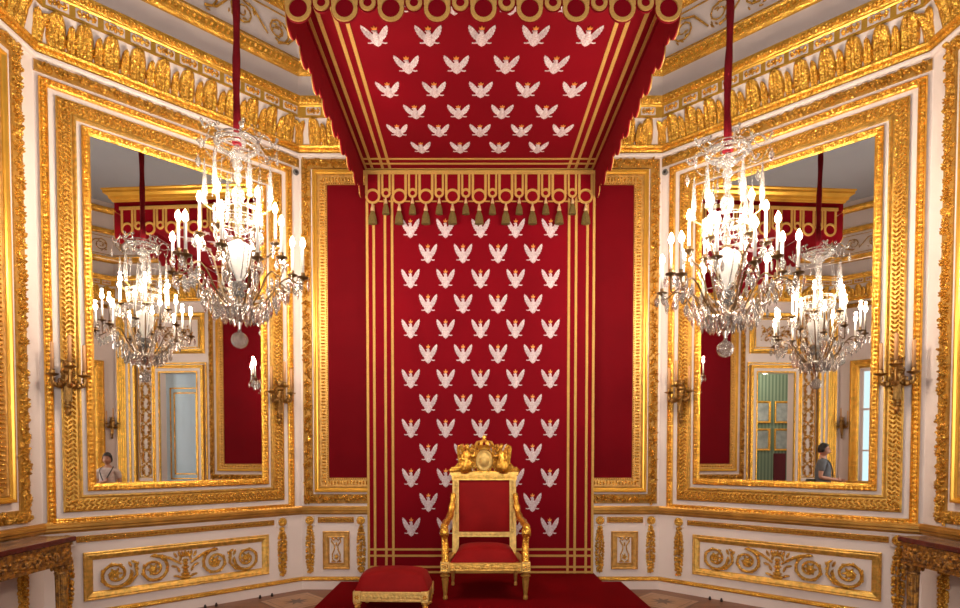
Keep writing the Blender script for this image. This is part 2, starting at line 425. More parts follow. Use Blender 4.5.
CORN = {'left': 'left', 'right': 'right'}
num = 0
for w, ((x, y), r, wd, tl, tr) in WALLS.items():
    near = w in ('back', 'back_left', 'back_right', 'left', 'right')
    nice = w.replace('_', ' ')
    num += 1
    # chair rail
    q = MB().run(wd, tl, tr, [(0,0.775),(0.012,0.782),(0.02,0.795),(0.045,0.803),(0.045,0.822),(0.062,0.835),(0.062,0.860),(0.045,0.872),(0.04,0.885),(0,0.885)])
    if w in ('left', 'right'):
        # the rail stops either side of the doorway
        q = MB(); a, b_ = sorted((side_x(w, DOOR[0]-0.2), side_x(w, DOOR[1]+0.2)))
        for (xa, xb, la, lb) in ((-wd/2, a, tl, 0), (b_, wd/2, 0, tr)):
            vs = []; prof = [(0,0.775),(0.012,0.782),(0.02,0.795),(0.045,0.803),(0.045,0.822),(0.062,0.835),(0.062,0.860),(0.045,0.872),(0.04,0.885),(0,0.885)]
            for o, z in prof: vs += [(xa+o*la, -o, z), (xb-o*lb, -o, z)]
            q.add(vs, [(2*i, 2*i+1, 2*i+3, 2*i+2) for i in range(len(prof)-1)])
    if w != 'front':
        tag(obj('trim_%d' % num, q, M['rail_gilding'], loc=(x,y,0), rz=r), 'gilded chair rail moulding on the '+nice+' wall', kind='structure')
    # skirting with gilded bead
    num += 1
    segs = [(-wd/2, wd/2, tl, tr)]
    if w in ('left', 'right'):
        a, b_ = sorted((side_x(w, DOOR[0]), side_x(w, DOOR[1]))); segs = [(-wd/2, a, tl, 0), (b_, wd/2, 0, tr)]
    q, g = MB(), MB()
    for xa, xb, la, lb in segs:
        for mb, prof in ((q, [(0.022,FZ),(0.022,-0.065),(0,-0.060)]), (g, [(0.0,-0.066),(0.03,-0.064),(0.036,-0.050),(0.034,-0.026),(0.018,-0.016),(0,-0.014)])):
            vs = []
            for o, z in prof: vs += [(xa+o*la, -o, z), (xb-o*lb, -o, z)]
            mb.add(vs, [(2*i, 2*i+1, 2*i+3, 2*i+2) for i in range(len(prof)-1)])
        if near: bead_run(g, xa+0.04, xb-0.04, -0.045, 0.030, 0.035, 0.012, 0.016, 0.012, 5)
    bb = tag(obj('baseboard_'+w, q, M['white'], loc=(x,y,0), rz=r), 'pale baseboard of the '+nice+' wall', kind='structure')
    obj('gilded_moulding', g, M['gold'], bb)
    # frieze line + bead under the cornice
    num += 1
    q = MB().run(wd, tl, tr, [(0,5.222),(0.03,5.225),(0.045,5.240),(0.045,5.262),(0.03,5.268)])
    fr_ = tag(obj('trim_%d' % num, q, M['white'], loc=(x,y,0), rz=r), 'cornice of the '+nice+' wall with acanthus leaves and rosettes', kind='structure')
    g = MB().run(wd, tl, tr, [(0.03,5.268),(0.055,5.272),(0.062,5.292),(0.055,5.308),(0.075,5.315),(0.085,5.335),(0.078,5.352),(0.05,5.356)])
    bead_run(g, -wd/2+0.04, wd/2-0.04, 5.291, 0.055, 0.040, 0.013, 0.014, 0.018, 5)
    obj('bead_moulding', g, M['gold'], fr_)
    cav = [(0.05,5.355),(0.06,5.43),(0.085,5.52),(0.125,5.60),(0.145,5.635)]
    obj('cavetto', MB().run(wd, tl, tr, cav), M['white'], fr_)
    def pf(t):
        z = 5.355+0.27*t
        for (o0, z0), (o1, z1) in zip(cav, cav[1:]):
            if z0 <= z <= z1: return o0+(o1-o0)*(z-z0)/(z1-z0)
        return cav[-1][0]
    N = round(wd/0.238); p = wd/N; q = MB()
    for i in range(N):
        xc = -wd/2+(i+0.5)*p; sc_ = 1-0.05*abs(xc)/(wd/2)
        q.shell(leaf_shell(xc*sc_, 5.345, 5.630, 0.168, pf, 0.08))
        if i < N-1: q.shell(leaf_shell((xc+p/2)*sc_, 5.345, 5.560, 0.078, pf, 0.06))
    for xc in (-wd/2+0.03, wd/2-0.03): q.shell(leaf_shell(xc, 5.345, 5.60, 0.10, pf, 0.10))
    obj('acanthus_leaves', q, M['acanthus'], fr_, smooth=True, fix=False)
    q = MB().run(wd, tl, tr, [(0.145,5.632),(0.160,5.636),(0.160,5.650),(0.150,5.655),(0.150,5.765),(0.160,5.775),(0.165,5.79)])
    obj('fascia', q, M['gold_smooth'], fr_)
    q, g = MB(), MB()
    for i in range(N):
        xc = (-wd/2+(i+0.5)*p)*0.95
        q.box(xc-0.088, xc+0.088, -0.156, -0.148, 5.664, 5.756)
        for aa in range(5):
            a = aa*2*PI/5; g.dome(xc+0.024*math.cos(a), 5.71+0.020*math.sin(a), 0.155, 0.022, 0.014, 0.024, a, 5)
        g.dome(xc, 5.71, 0.178, 0.012, 0.012, 0.026)
        for s_ in (-1, 1):
            g.dome(xc+s_*0.056, 5.710, 0.155, 0.030, 0.015, 0.022, s_*0.3); g.dome(xc+s_*0.060, 5.732, 0.155, 0.020, 0.010, 0.018, -s_*0.6); g.dome(xc+s_*0.056, 5.688, 0.155, 0.022, 0.010, 0.018, s_*0.5)
    obj('rosette_panel', q, M['white'], fr_); obj('rosettes', g, M['gold'], fr_)
    q = MB().run(wd, tl, tr, [(0.165,5.79),(0.175,5.80),(0.188,5.85),(0.19,5.875),(0.0,5.885)])
    bead_run(q, -wd/2+0.10, wd/2-0.10, 5.828, 0.176, 0.060, 0.025, 0.030, 0.036)
    obj('egg_moulding', q, M['gold'], fr_)
    # upper zone
    q = MB().run(wd, tl, tr, [(0,6.225),(0.02,6.23),(0.05,6.25),(0.055,6.27),(0.06,6.34),(0.075,6.365),(0.03,6.375),(0,6.375)])
    bead_run(q, -wd/2+0.04, wd/2-0.04, 6.312, 0.056, 0.060, 0.022, 0.028, 0.030, 5)
    bead_run(q, -wd/2+0.04, wd/2-0.04, 6.262, 0.05, 0.030, 0.010, 0.010, 0.012, 5)
    obj('leaf_moulding', q, M['gold'], fr_)
    q = MB()
    for z in (6.43, 6.86): q.run(wd, tl, tr, [(0,z-0.008),(0.012,z-0.006),(0.012,z+0.006),(0,z+0.008)])
    q.run(wd, tl, tr, [(0,6.92),(0.03,6.93),(0.06,6.97),(0.06,7.04),(0,7.06)])
    q.run(wd, tl, tr, [(0,7.42),(0.05,7.45),(0.08,7.50),(0.08,7.56),(0.03,7.58),(0,7.58)])
    if near: bead_run(q, -wd/2+0.04, wd/2-0.04, 7.52, 0.078, 0.09, 0.036, 0.026, 0.02, 5)
    obj('upper_moulding', q, M['gold'], fr_)
    if w != 'front':
        q = MB(); N2 = max(2, round(wd/0.46)); p2 = wd*0.96/N2
        for i in range(N2):
            xc = -wd*0.48+(i+0.5)*p2; sg = (-1)**i
            pts = []
            for kk in range(17):
                t = kk/16; rr = 0.15*(1-0.8*t); a = t*3.3*PI+PI/2
                pts.append((xc+sg*rr*math.cos(a), -0.022, 6.645+sg*rr*math.sin(a)))
            q.tube(pts, [0.013*(1-0.4*t/16) for t in range(17)], 5)
            q.tube([(xc+sg*0.135*math.cos(PI/2), -0.02, 6.645+sg*0.135), (xc+p2*0.3, -0.02, 6.645+sg*0.10), (xc+p2*0.5, -0.02, 6.645), (xc+p2*0.7, -0.02, 6.645-sg*0.10)], [0.012,0.014,0.012,0.010], 5)
            for kk in range(12):
                a = random.uniform(0, 2*PI); rr = random.uniform(0.03, 0.17); q.dome(xc+rr*math.cos(a), 6.645+rr*math.sin(a), 0, 0.030, 0.011, 0.022, a+1.2, 5)
        obj('scroll_frieze', q, M['gold_leaf'], fr_)
    # garland band along the frieze
    if w in ('back_left', 'back_right', 'front_left', 'front_right', 'front'):
        gb = obj('garland_band', MB().run(wd, tl, tr, [(0,5.108),(0.012,5.110),(0.012,5.212),(0,5.214)]), M['gold_ground'], fr_); q = MB()
        foliage(q, -wd/2+0.03, 5.161, wd/2-0.03, 5.161, 0.10, 0.010, 1.4)
        obj('carved_flowers', q, M['gold_leaf'], gb)

# ------------------------------------------------------------------ framed cloth panels (back wall and side walls)
def cloth_panel(w, xa, xb, label, gap=0.148):
    loc, r = wall_loc(w)
    t = thing('wall_panel', label, 'wall panel', loc, r)
    z0, z1 = 0.915, 5.216
    g0 = MB().rect_frame(xa, xb, z0, z1, [(0.0,0),(0.006,0.014),(0.117,0.014),(0.122,0)]); q = MB()
    c = 0.061
    for (ax, az, bx, bz) in ((xa+c,z0+c,xb-c,z0+c),(xa+c,z1-c,xb-c,z1-c),(xa+c,z0,xa+c,z1),(xb-c,z0,xb-c,z1)):
        foliage(q, ax, az, bx, bz, 0.11, 0.012, 1.5)
    gb = obj('garland_border', g0, M['gold_ground'], t); obj('carved_flowers', q, M['gold_leaf'], gb)
    i = gap
    q = MB().rect_frame(xa+i, xb-i, z0+i, z1-i, [(0,0),(0,0.05),(0.010,0.060),(0.024,0.060),(0.034,0.045),(0.050,0.040),(0.058,0.02)])
    obj('smooth_frame', q, M['gold_smooth'], t)
    i = gap+0.057
    g0 = MB().rect_frame(xa+i, xb-i, z0+i, z1-i, [(0,0.02),(0.0,0.034),(0.012,0.036),(0.016,0.028),(0.104,0.022),(0.108,0.030),(0.120,0.030),(0.123,0.0)]); cf = obj('carved_frame', g0, M['gold_dull'], t); q = MB()
    c = i+0.060
    bead_rect(q, xa+c, xb-c, z0+c, z1-c, 0.024, 0.040, 0.013, 0.034, 0.022, 6)
    bead_rect(q, xa+c+0.050, xb-c-0.050, z0+c+0.050, z1-c-0.050, 0.028, 0.028, 0.010, 0.008, 0.018, 5)
    obj('carving', q, M['gold_leaf'], cf)
    q = MB().box(xa+0.3, xb-0.3, -0.012, 0.0, z0+0.3, z1-0.3)
    obj('cloth', q, M['damask'], t)
    return t
cloth_panel('back', -2.237, 2.237, 'plain crimson velvet wall panel in a gilded garland frame behind the eagle hanging')
for w in ('left', 'right'):
    a, b_ = sorted((side_x(w, 2.31), side_x(w, 5.163)))
    cloth_panel(w, a, b_, 'crimson panel in garland frame on the '+w+' side wall above its console table', 0.20)

# ------------------------------------------------------------------ tall wall mirrors
def wall_mirror(loc, r, dx, label):
    t = thing('wall_mirror', label, 'mirror', loc, r, 'tall gilt-framed mirrors')
    x0, x1, z0, z1 = -1.239, 1.239, 0.850, 5.066
    x0 += dx; x1 += dx
    q = MB().rect_frame(x0, x1, z0, z1, [(0,0),(0,0.030),(0.012,0.040),(0.020,0.028),(0.048,0.028),(0.058,0.040),(0.070,0.030),(0.072,0)])
    bead_rect(q, x0+0.034, x1-0.034, z0+0.034, z1-0.034, 0.026, 0.046, 0.018, 0.016, 0.026)
    obj('outer_frame', q, M['gold'], t)
    i = 0.128
    cf = obj('carved_frame', MB().rect_frame(x0+i, x1-i, z0+i, z1-i, [(0,0),(0,0.022),(0.010,0.026),(0.016,0.014),(0.128,0.014),(0.134,0.030),(0.146,0.038),(0.158,0.038),(0.163,0.0)]), M['gold_dull2'], t); q = MB()
    # interlaced scale carving: three staggered rows of tilted scales
    for row, (d, tilt) in enumerate(((0.034, 0.6), (0.066, -0.6), (0.100, 0.6))):
        c = i+d; P = 0.046
        for hz in (z0+c, z1-c):
            N = round((x1-x0-2*c)/P); pp = (x1-x0-2*c)/N
            for k in range(N+1): q.dome(x0+c+k*pp+(row%2)*pp/2, hz, 0.012, 0.029, 0.0135, 0.032, tilt, 6)
        N = round((z1-z0-2*c)/P); pp = (z1-z0-2*c)/N
        for vx_ in (x0+c, x1-c):
            for k in range(N+1): q.dome(vx_, z0+c+k*pp+(row%2)*pp/2, 0.012, 0.029, 0.0135, 0.032, PI/2+tilt, 6)
    obj('carving', q, M['gold_leaf'], cf)
    i = 0.327
    q = MB().rect_frame(x0+i, x1-i, z0+i, z1-i, [(0,0),(0,0.030),(0.010,0.036),(0.018,0.026),(0.052,0.022),(0.072,0.010),(0.078,0.0)])
    bead_rect(q, x0+i+0.036, x1-i-0.036, z0+i+0.036, z1-i-0.036, 0.022, 0.044, 0.017, 0.016, 0.026)
    obj('inner_frame', q, M['gold'], t)
    g = i+0.07; zs = 3.50
    obj('glass', MB().box(x0+g, x1-g, -0.006, 0.0, z0+g, zs-0.003), M['mirror'], t)
    obj('glass', MB().box(x0+g, x1-g, -0.006, 0.0, zs, z1-g), M['mirror'], t)
    return t
l_, r_ = wall_loc('back_left'); wall_mirror(l_, r_, -0.036, 'tall gilt-framed wall mirror left of the canopy, reflecting the pale blue door')
l_, r_ = wall_loc('back_right'); wall_mirror(l_, r_, 0.036, 'tall gilt-framed wall mirror right of the canopy, reflecting the green room')

# ------------------------------------------------------------------ dado ornaments
def spiral(q, cx_, cz_, R, start, turns, o=0.020, r0=0.019, sgn=1):
    pts = []; N = int(14*turns)
    for k in range(N+1):
        t = k/N; rr = R*(1-0.82*t); a = start+sgn*t*turns*2*PI; pts.append((cx_+rr*math.cos(a), -o, cz_+rr*math.sin(a)))
    q.tube(pts, [r0*(1-0.35*k/N) for k in range(N+1)], 5)
    q.dome(cx_, cz_, 0, R*0.30, R*0.30, 0.035, 0, 7)
    for k in range(6):
        a = k*PI/3; q.dome(cx_+R*0.30*math.cos(a), cz_+R*0.30*math.sin(a), 0, R*0.18, R*0.10, 0.026, a, 5)
    for k in range(7):
        a = start+sgn*k*0.85; rr = R*(1-0.055*k); q.dome(cx_+rr*math.cos(a), cz_+rr*math.sin(a), 0.012, 0.036, 0.014, 0.032, a+sgn*(PI/2-0.35), 6)

def dado_long(w, label):
    loc, r = wall_loc(w); s = 1 if w.endswith('right') else -1
    if w.startswith('front'): s = -s
    ux = lambda u: s*(u-WA/2)
    t = thing('dado_panel', label, 'wall panel', loc, r)
    xa, xb = sorted((ux(0.437), ux(2.309)))
    q = MB().rect_frame(xa, xb, 0.084, 0.568, [(0,0),(0,0.020),(0.008,0.026),(0.022,0.022),(0.034,0.028),(0.070,0.018),(0.080,0.010),(0.084,0)])
    bead_rect(q, xa+0.012, xb-0.012, 0.096, 0.556, 0.024, 0.026, 0.009, 0.006, 0.008, 5)
    obj('gilded_frame', q, M['gold_dull2'], t)
    xm = (xa+xb)/2; q = MB(); zc = 0.318
    for sg in (-1, 1):
        spiral(q, xm+sg*0.665, zc+0.0, 0.148, PI/2+sg*PI/2, 1.85, sgn=sg)
        spiral(q, xm+sg*0.315, zc+0.0, 0.148, PI/2, 1.85, sgn=sg)
        q.tube([(xm+sg*0.045,-0.020,zc+0.02),(xm+sg*0.10,-0.020,zc+0.06),(xm+sg*0.16,-0.020,zc+0.10),(xm+sg*0.23,-0.020,zc+0.132),(xm+sg*0.315,-0.020,zc+0.142)], [0.012,0.016,0.017,0.018,0.018], 5)
        q.tube([(xm+sg*0.46,-0.018,zc+0.02),(xm+sg*0.485,-0.018,zc+0.08),(xm+sg*0.47,-0.018,zc-0.03),(xm+sg*0.54,-0.018,zc-0.115),(xm+sg*0.66,-0.018,zc-0.142)], [0.013,0.015,0.017,0.017,0.014], 5)
        for (dx_, dz_, a_) in ((0.49,0.10,0.6),(0.47,0.07,2.2),(0.53,0.08,1.2),(0.10,0.12,1.1),(0.06,0.13,1.4),(0.11,0.0,0.3),(0.07,-0.04,1.2),(0.05,0.08,1.8),(0.09,-0.11,0.2)):
            q.dome(xm+sg*dx_, zc+dz_, 0, 0.040, 0.016, 0.030, a_ if sg > 0 else PI-a_)
    for k in range(5):
        a = PI*(k+1)/6; q.dome(xm+0.045*math.cos(a), zc+0.09+0.045*math.sin(a), 0, 0.040, 0.014, 0.034, a)
    for dz_, ww in ((0.055,0.035),(0.02,0.030),(-0.02,0.045),(-0.06,0.034),(-0.095,0.055),(-0.13,0.085)): q.dome(xm, zc+dz_, 0, ww, 0.024, 0.034)
    obj('scroll_relief', q, M['gold_leaf'], t)
    # guilloche strip above
    sa_, sb_ = sorted((ux(0.368), ux(2.361)))
    t2 = thing('guilloche_strip', 'long gilded plait strip between chair rail and scroll panel, '+w.replace('_', ' ')+' wall', 'wall ornament', loc, r)
    strip(t2, sa_, sb_, 0.673, 0.735)
def strip(t, xa, xb, z0, z1):
    obj('border', MB().rect_frame(xa, xb, z0, z1, [(0,0),(0,0.014),(0.005,0.018),(0.009,0.012),(0.010,0.004)]), M['gold'], t); obj('ground', MB().box(xa+0.008, xb-0.008, -0.006, 0, z0+0.008, z1-0.008), M['gold_ground'], t); q = MB()
    N = round((xb-xa-0.03)/0.042); p = (xb-xa-0.03)/N
    for k in range(N):
        xx = xa+0.015+(k+0.5)*p
        q.dome(xx, (z0+z1)/2, 0.004, 0.022, 0.0075, 0.026, 0.75); q.dome(xx, (z0+z1)/2, 0.004, 0.022, 0.0075, 0.022, -0.75); q.dome(xx+p/2, (z0+z1)/2, 0.004, 0.007, 0.007, 0.026)
    obj('plait', q, M['gold_leaf'], t)
def drop(w, x, label):
    loc, r = wall_loc(w)
    base = Vector((loc[0]+x*math.cos(r), loc[1]+x*math.sin(r), 0))
    t = thing('drop_ornament', label, 'wall ornament', base, r, 'gilded rosettes with hanging husk drops on the dado')
    q = MB().rect_frame(-0.072, 0.072, 0.635, 0.765, [(0,0),(0,0.012),(0.008,0.016),(0.016,0.008)]); q.box(-0.06, 0.06, -0.008, 0, 0.647, 0.753)
    obj('plaque', q, M['white'], t)
    q = MB(); q.lathe([(0.052,0),(0.056,0.010),(0.046,0.022),(0.030,0.024),(0.020,0.034),(0.004,0.038)], n=12, T=Matrix.Translation((0,-0.008,0.702)) @ Matrix.Rotation(PI/2, 4, 'X'))
    for k in range(8):
        a = k*PI/4; q.dome(0.034*math.cos(a), 0.702+0.034*math.sin(a), 0.026, 0.014, 0.009, 0.014, a, 5)
    obj('rosette', q, M['gold_leaf'], t)
    q = MB(); N = 15
    for k in range(N):
        tt = k/(N-1); z = 0.62-tt*0.56; wv = 0.030+0.034*max(0, math.sin(PI*min(1, tt*1.02)))**0.6
        if tt < 0.2: wv = 0.022+0.030*tt/0.2
        for sx_ in (-1, 0, 1):
            q.dome(sx_*wv*0.62+random.uniform(-0.004,0.004), z+random.uniform(-0.01,0.01), 0.0, 0.030, 0.021, 0.034+0.016*(sx_ == 0), PI/2+sx_*0.6, 6)
    q.dome(0, 0.045, 0, 0.022, 0.010, 0.02, PI/2)
    obj('husk_garland', q, M['gold_leaf'], t)
    return t
def dado_small(xs, label, striplabel):
    loc, r = wall_loc('back'); sg = 1 if xs > 0 else -1
    xa, xb = sorted((sg*1.658, sg*1.997))
    t = thing('dado_panel', label, 'wall panel', loc, r)
    q = MB().rect_frame(xa, xb, 0.081, 0.565, [(0,0),(0,0.020),(0.010,0.026),(0.022,0.014),(0.060,0.014),(0.072,0.020),(0.082,0)])
    obj('gilded_frame', q, M['gold_dull'], t)
    q = MB(); xm = (xa+xb)/2
    for s_ in (-1, 1):
        q.tube([(xm, -0.016, 0.48),(xm+s_*0.03,-0.016,0.45),(xm+s_*0.05,-0.016,0.47),(xm+s_*0.06,-0.016,0.44),(xm+s_*0.02,-0.016,0.38),(xm+s_*0.025,-0.016,0.33),(xm+s_*0.05,-0.016,0.27),(xm+s_*0.045,-0.016,0.20),(xm+s_*0.01,-0.016,0.175)], 0.009, 5)
        q.dome(xm+s_*0.05, 0.475, 0, 0.025, 0.010, 0.02, s_*0.5); q.dome(xm+s_*0.04, 0.18, 0, 0.03, 0.012, 0.02, 0)
    q.dome(xm, 0.235, 0, 0.028, 0.03, 0.03); q.dome(xm, 0.49, 0, 0.02, 0.014, 0.024); q.dome(xm, 0.40, 0, 0.012, 0.03, 0.02)
    for k in range(5): q.dome(xm+0.02*math.cos(k*1.257), 0.24+0.03*math.sin(k*1.257), 0, 0.016, 0.010, 0.026, k*1.257, 5)
    obj('vase_relief', q, M['gold_leaf'], t)
    sa_, sb_ = sorted((sg*1.603, sg*2.059))
    t2 = thing('guilloche_strip', striplabel, 'wall ornament', loc, r)
    strip(t2, sa_, sb_, 0.673, 0.745)
dado_long('back_left', 'long low panel with gilded scroll relief under the left mirror')
dado_long('back_right', 'long low panel with gilded scroll relief under the right mirror')
dado_small(-1, 'small upright gilt-framed dado panel left of the throne platform', 'short gilded plait strip above the small panel left of the platform')
dado_small(1, 'small upright gilt-framed dado panel right of the throne platform', 'short gilded plait strip above the small panel right of the platform')
drop('back', -2.161, 'gilded rosette and husk drop left of the small left dado panel')
drop('back', -1.514, 'gilded rosette and husk drop between small left dado panel and red hanging')
drop('back', 1.514, 'gilded rosette and husk drop between red hanging and small right dado panel')
drop('back', 2.161, 'gilded rosette and husk drop right of the small right dado panel')
drop('back_left', WA/2-0.262, 'gilded rosette and husk drop at right end of left scroll panel')
drop('back_right', -WA/2+0.262, 'gilded rosette and husk drop at left end of right scroll panel')
drop('back_left', WA/2-2.44, 'gilded rosette and husk drop beside the left console table')
drop('back_right', -WA/2+2.44, 'gilded rosette and husk drop beside the right console table')

drop('left', side_x('left', 5.06), 'gilded rosette and husk drop on the left wall above the left console table leg')
drop('right', side_x('right', 5.06), 'gilded rosette and husk drop on the right wall above the right console table leg')

# small round devices near the top of the wall corners
for w, s in (('back_left', 1), ('back_right', -1)):
    loc, r = wall_loc(w); x = s*(WA/2-0.045)
    t = thing('motion_detector', 'small round grey detector high in the %s corner beside the mirror frame' % ('left' if s > 0 else 'right'), 'detector',
              (loc[0]+x*math.cos(r), loc[1]+x*math.sin(r), 5.035), r)
    T = Matrix.Rotation(PI/2, 4, 'X')
    obj('housing', MB().lathe([(0.036,0),(0.036,0.02),(0.028,0.03),(0.022,0.026)], n=16, T=T), M['grey'], t, smooth=False)
    obj('lens', MB().lathe([(0.020,0.024),(0.014,0.034),(0.003,0.038)], n=12, T=T), M['black'], t)

# ------------------------------------------------------------------ dais
t = thing('platform', 'low red carpeted platform under the throne and footstool', 'platform', (0, 0, FZ))
h = 0.04-FZ
q = MB(); prof = [(-1.65,4.55),(1.65,4.55),(1.65,6.585),(1.43,6.585),(1.43,7.06),(-1.43,7.06),(-1.43,6.585),(-1.65,6.585)]
k = 8; q.add([(a,b_,0) for a,b_ in prof]+[(a,b_,h) for a,b_ in prof], [tuple(reversed(range(k))), tuple(range(k,2*k))]+[(i,(i+1)%k,k+(i+1)%k,k+i) for i in range(k)])
obj('carpet', q, M['carpet'], t)

# ------------------------------------------------------------------ eagles
def eagle_meshes():
    half = [(0.0,0.058),(0.010,0.058),(0.018,0.045),(0.016,0.026),(0.024,0.012),(0.034,0.022),(0.048,0.046),(0.066,0.074),(0.086,0.098),(0.108,0.114),(0.114,0.088),(0.108,0.070),(0.108,0.052),(0.100,0.040),(0.098,0.020),(0.088,0.012),(0.085,-0.008),(0.073,-0.014),(0.068,-0.034),(0.054,-0.040),(0.046,-0.062),(0.040,-0.072),(0.062,-0.080),(0.082,-0.078),(0.084,-0.086),(0.064,-0.092),(0.036,-0.086),(0.028,-0.104),(0.013,-0.116),(0.0,-0.126)]
    pts = half + [(-x, z) for x, z in reversed(half[1:-1])]
    q = MB().plate(pts, 0.0, 0.005)
    for s in (-1, 1):                        # quill ridges on the wings
        for a0, a1 in (((0.030,0.010),(0.112,0.094)),((0.034,-0.005),(0.108,0.060)),((0.034,-0.020),(0.098,0.025)),((0.032,-0.032),(0.082,-0.006))):
            q.tube([(s*a0[0],-0.006,a0[1]),(s*(a0[0]+a1[0])/2,-0.009,(a0[1]+a1[1])/2-0.004),(s*a1[0],-0.006,a1[1])], [0.006,0.006,0.003], 4)
    q.dome(0, -0.030, 0.004, 0.026, 0.055, 0.014); q.dome(0, 0.040, 0.004, 0.016, 0.028, 0.016)
    q.dome(-0.018, 0.052, 0.004, 0.012, 0.006, 0.008); q.dome(0, -0.092, 0.004, 0.022, 0.026, 0.008)
    body = q.mesh('embroidered_eagle', M['silver'])
    c = MB().plate([(-0.018,0.068),(0.018,0.068),(0.025,0.094),(0.012,0.086),(0.0,0.104),(-0.012,0.086),(-0.025,0.094)], 0.0, 0.007)
    c.ball((0,-0.006,0.105), 0.006, 6, 4)
    crown = c.mesh('crown', M['orange'])
    return body, crown
EB, EC = eagle_meshes()
def eagle(parent, loc, rx=0.0):
    e = bpy.data.objects.new('embroidered_eagle', EB); C.objects.link(e); e.parent = parent; e.location = loc; e.rotation_euler = (rx, 0, 0)
    c = bpy.data.objects.new('crown', EC); C.objects.link(c); c.parent = e; c['label'] = 'orange crown above the white eagle'
    return e

# backdrop
YH = 7.022
t = thing('throne_hanging', 'tall crimson velvet hanging with rows of embroidered white eagles behind the throne', 'wall hanging', (0, YH, 0))
obj('velvet_cloth', MB().box(-1.412, 1.412, 0.0, 0.02, 0.042, 5.02), M['velvet'], t)
for x in (-1.403, -1.322, -1.182, -1.094, 1.094, 1.182, 1.322, 1.403):
    obj('gold_braid', MB().box(x-0.015, x+0.015, -0.005, 0.0, 0.042, 5.02), M['braid'], t)
for z in (0.345, 0.265, 0.124, 0.058):
    obj('gold_braid', MB().box(-1.418, 1.418, -0.0065, 0.0, z-0.013, z+0.013), M['braid'], t)
for k in range(13):
    z = 4.325-k*0.3085
    for x in ((-0.868, -0.434, 0, 0.434, 0.868) if k % 2 == 0 else (-0.651, -0.217, 0.217, 0.651)):
        eagle(t, (x, -0.001, z+0.01))

# ------------------------------------------------------------------ canopy
ZS = 5.06; YC0, YC1 = 4.07, 7.09; CXH = 1.422
t = thing('throne_canopy', 'crimson velvet throne canopy with gold looped valance and tassels', 'canopy', (-0.018, 0, 0))
q = MB().box(-CXH+0.02, CXH-0.02, YC0+0.02, YC1, ZS, ZS+0.05); obj('soffit', q, M['velvet'], t)
for x in (-1.398, -1.315, -1.186, -1.098, 1.098, 1.186, 1.315, 1.398):
    obj('gold_braid', MB().box(x-0.016, x+0.016, YC0+0.02, YC1-0.02, ZS-0.006, ZS+0.001), M['braid'], t)
for yy in (7.03, 6.90, 6.79):
    obj('gold_braid', MB().box(-1.42, 1.42, yy-0.013, yy+0.013, ZS-0.008, ZS+0.001), M['braid'], t)
for k, yy in enumerate((4.47, 4.815, 5.165, 5.515, 5.865, 6.20, 6.54)):
    for x in ((-0.89, -0.445, 0, 0.445, 0.89) if k % 2 == 1 else (-0.668, -0.223, 0.223, 0.668)):
        eagle(t, (x, yy, ZS-0.001), PI/2)
zf = ZS-0.03; q = MB().box(-CXH+0.015, CXH-0.015, YC0, YC0+0.015, zf-0.02, 5.20); q.box(-CXH, -CXH+0.015, YC0, YC1, zf, 5.20); q.box(CXH-0.015, CXH, YC0, YC1, zf, 5.20)
obj('velvet_fascia', q, M['velvet'], t)
# gilded cornice of the canopy (three sides)
q = MB(); prof = [(0.0,5.13),(0.02,5.135),(0.03,5.16),(0.045,5.165),(0.055,5.20),(0.085,5.225),(0.10,5.23),(0.10,5.26),(0.115,5.275),(0.115,5.29),(-0.05,5.295)]
path = lambda o: [(-CXH-o, YC1), (-CXH-o, YC0-o), (CXH+o, YC0-o), (CXH+o, YC1)]
for (o0, z0), (o1, z1) in zip(prof, prof[1:]):
    a, b_ = path(o0), path(o1)
    for i in range(3): q.add([(*a[i], z0), (*a[i+1], z0), (*b_[i+1], z1), (*b_[i], z1)], [(0,1,2,3)])
obj('gilded_cornice', q, M['gold_smooth'], t)

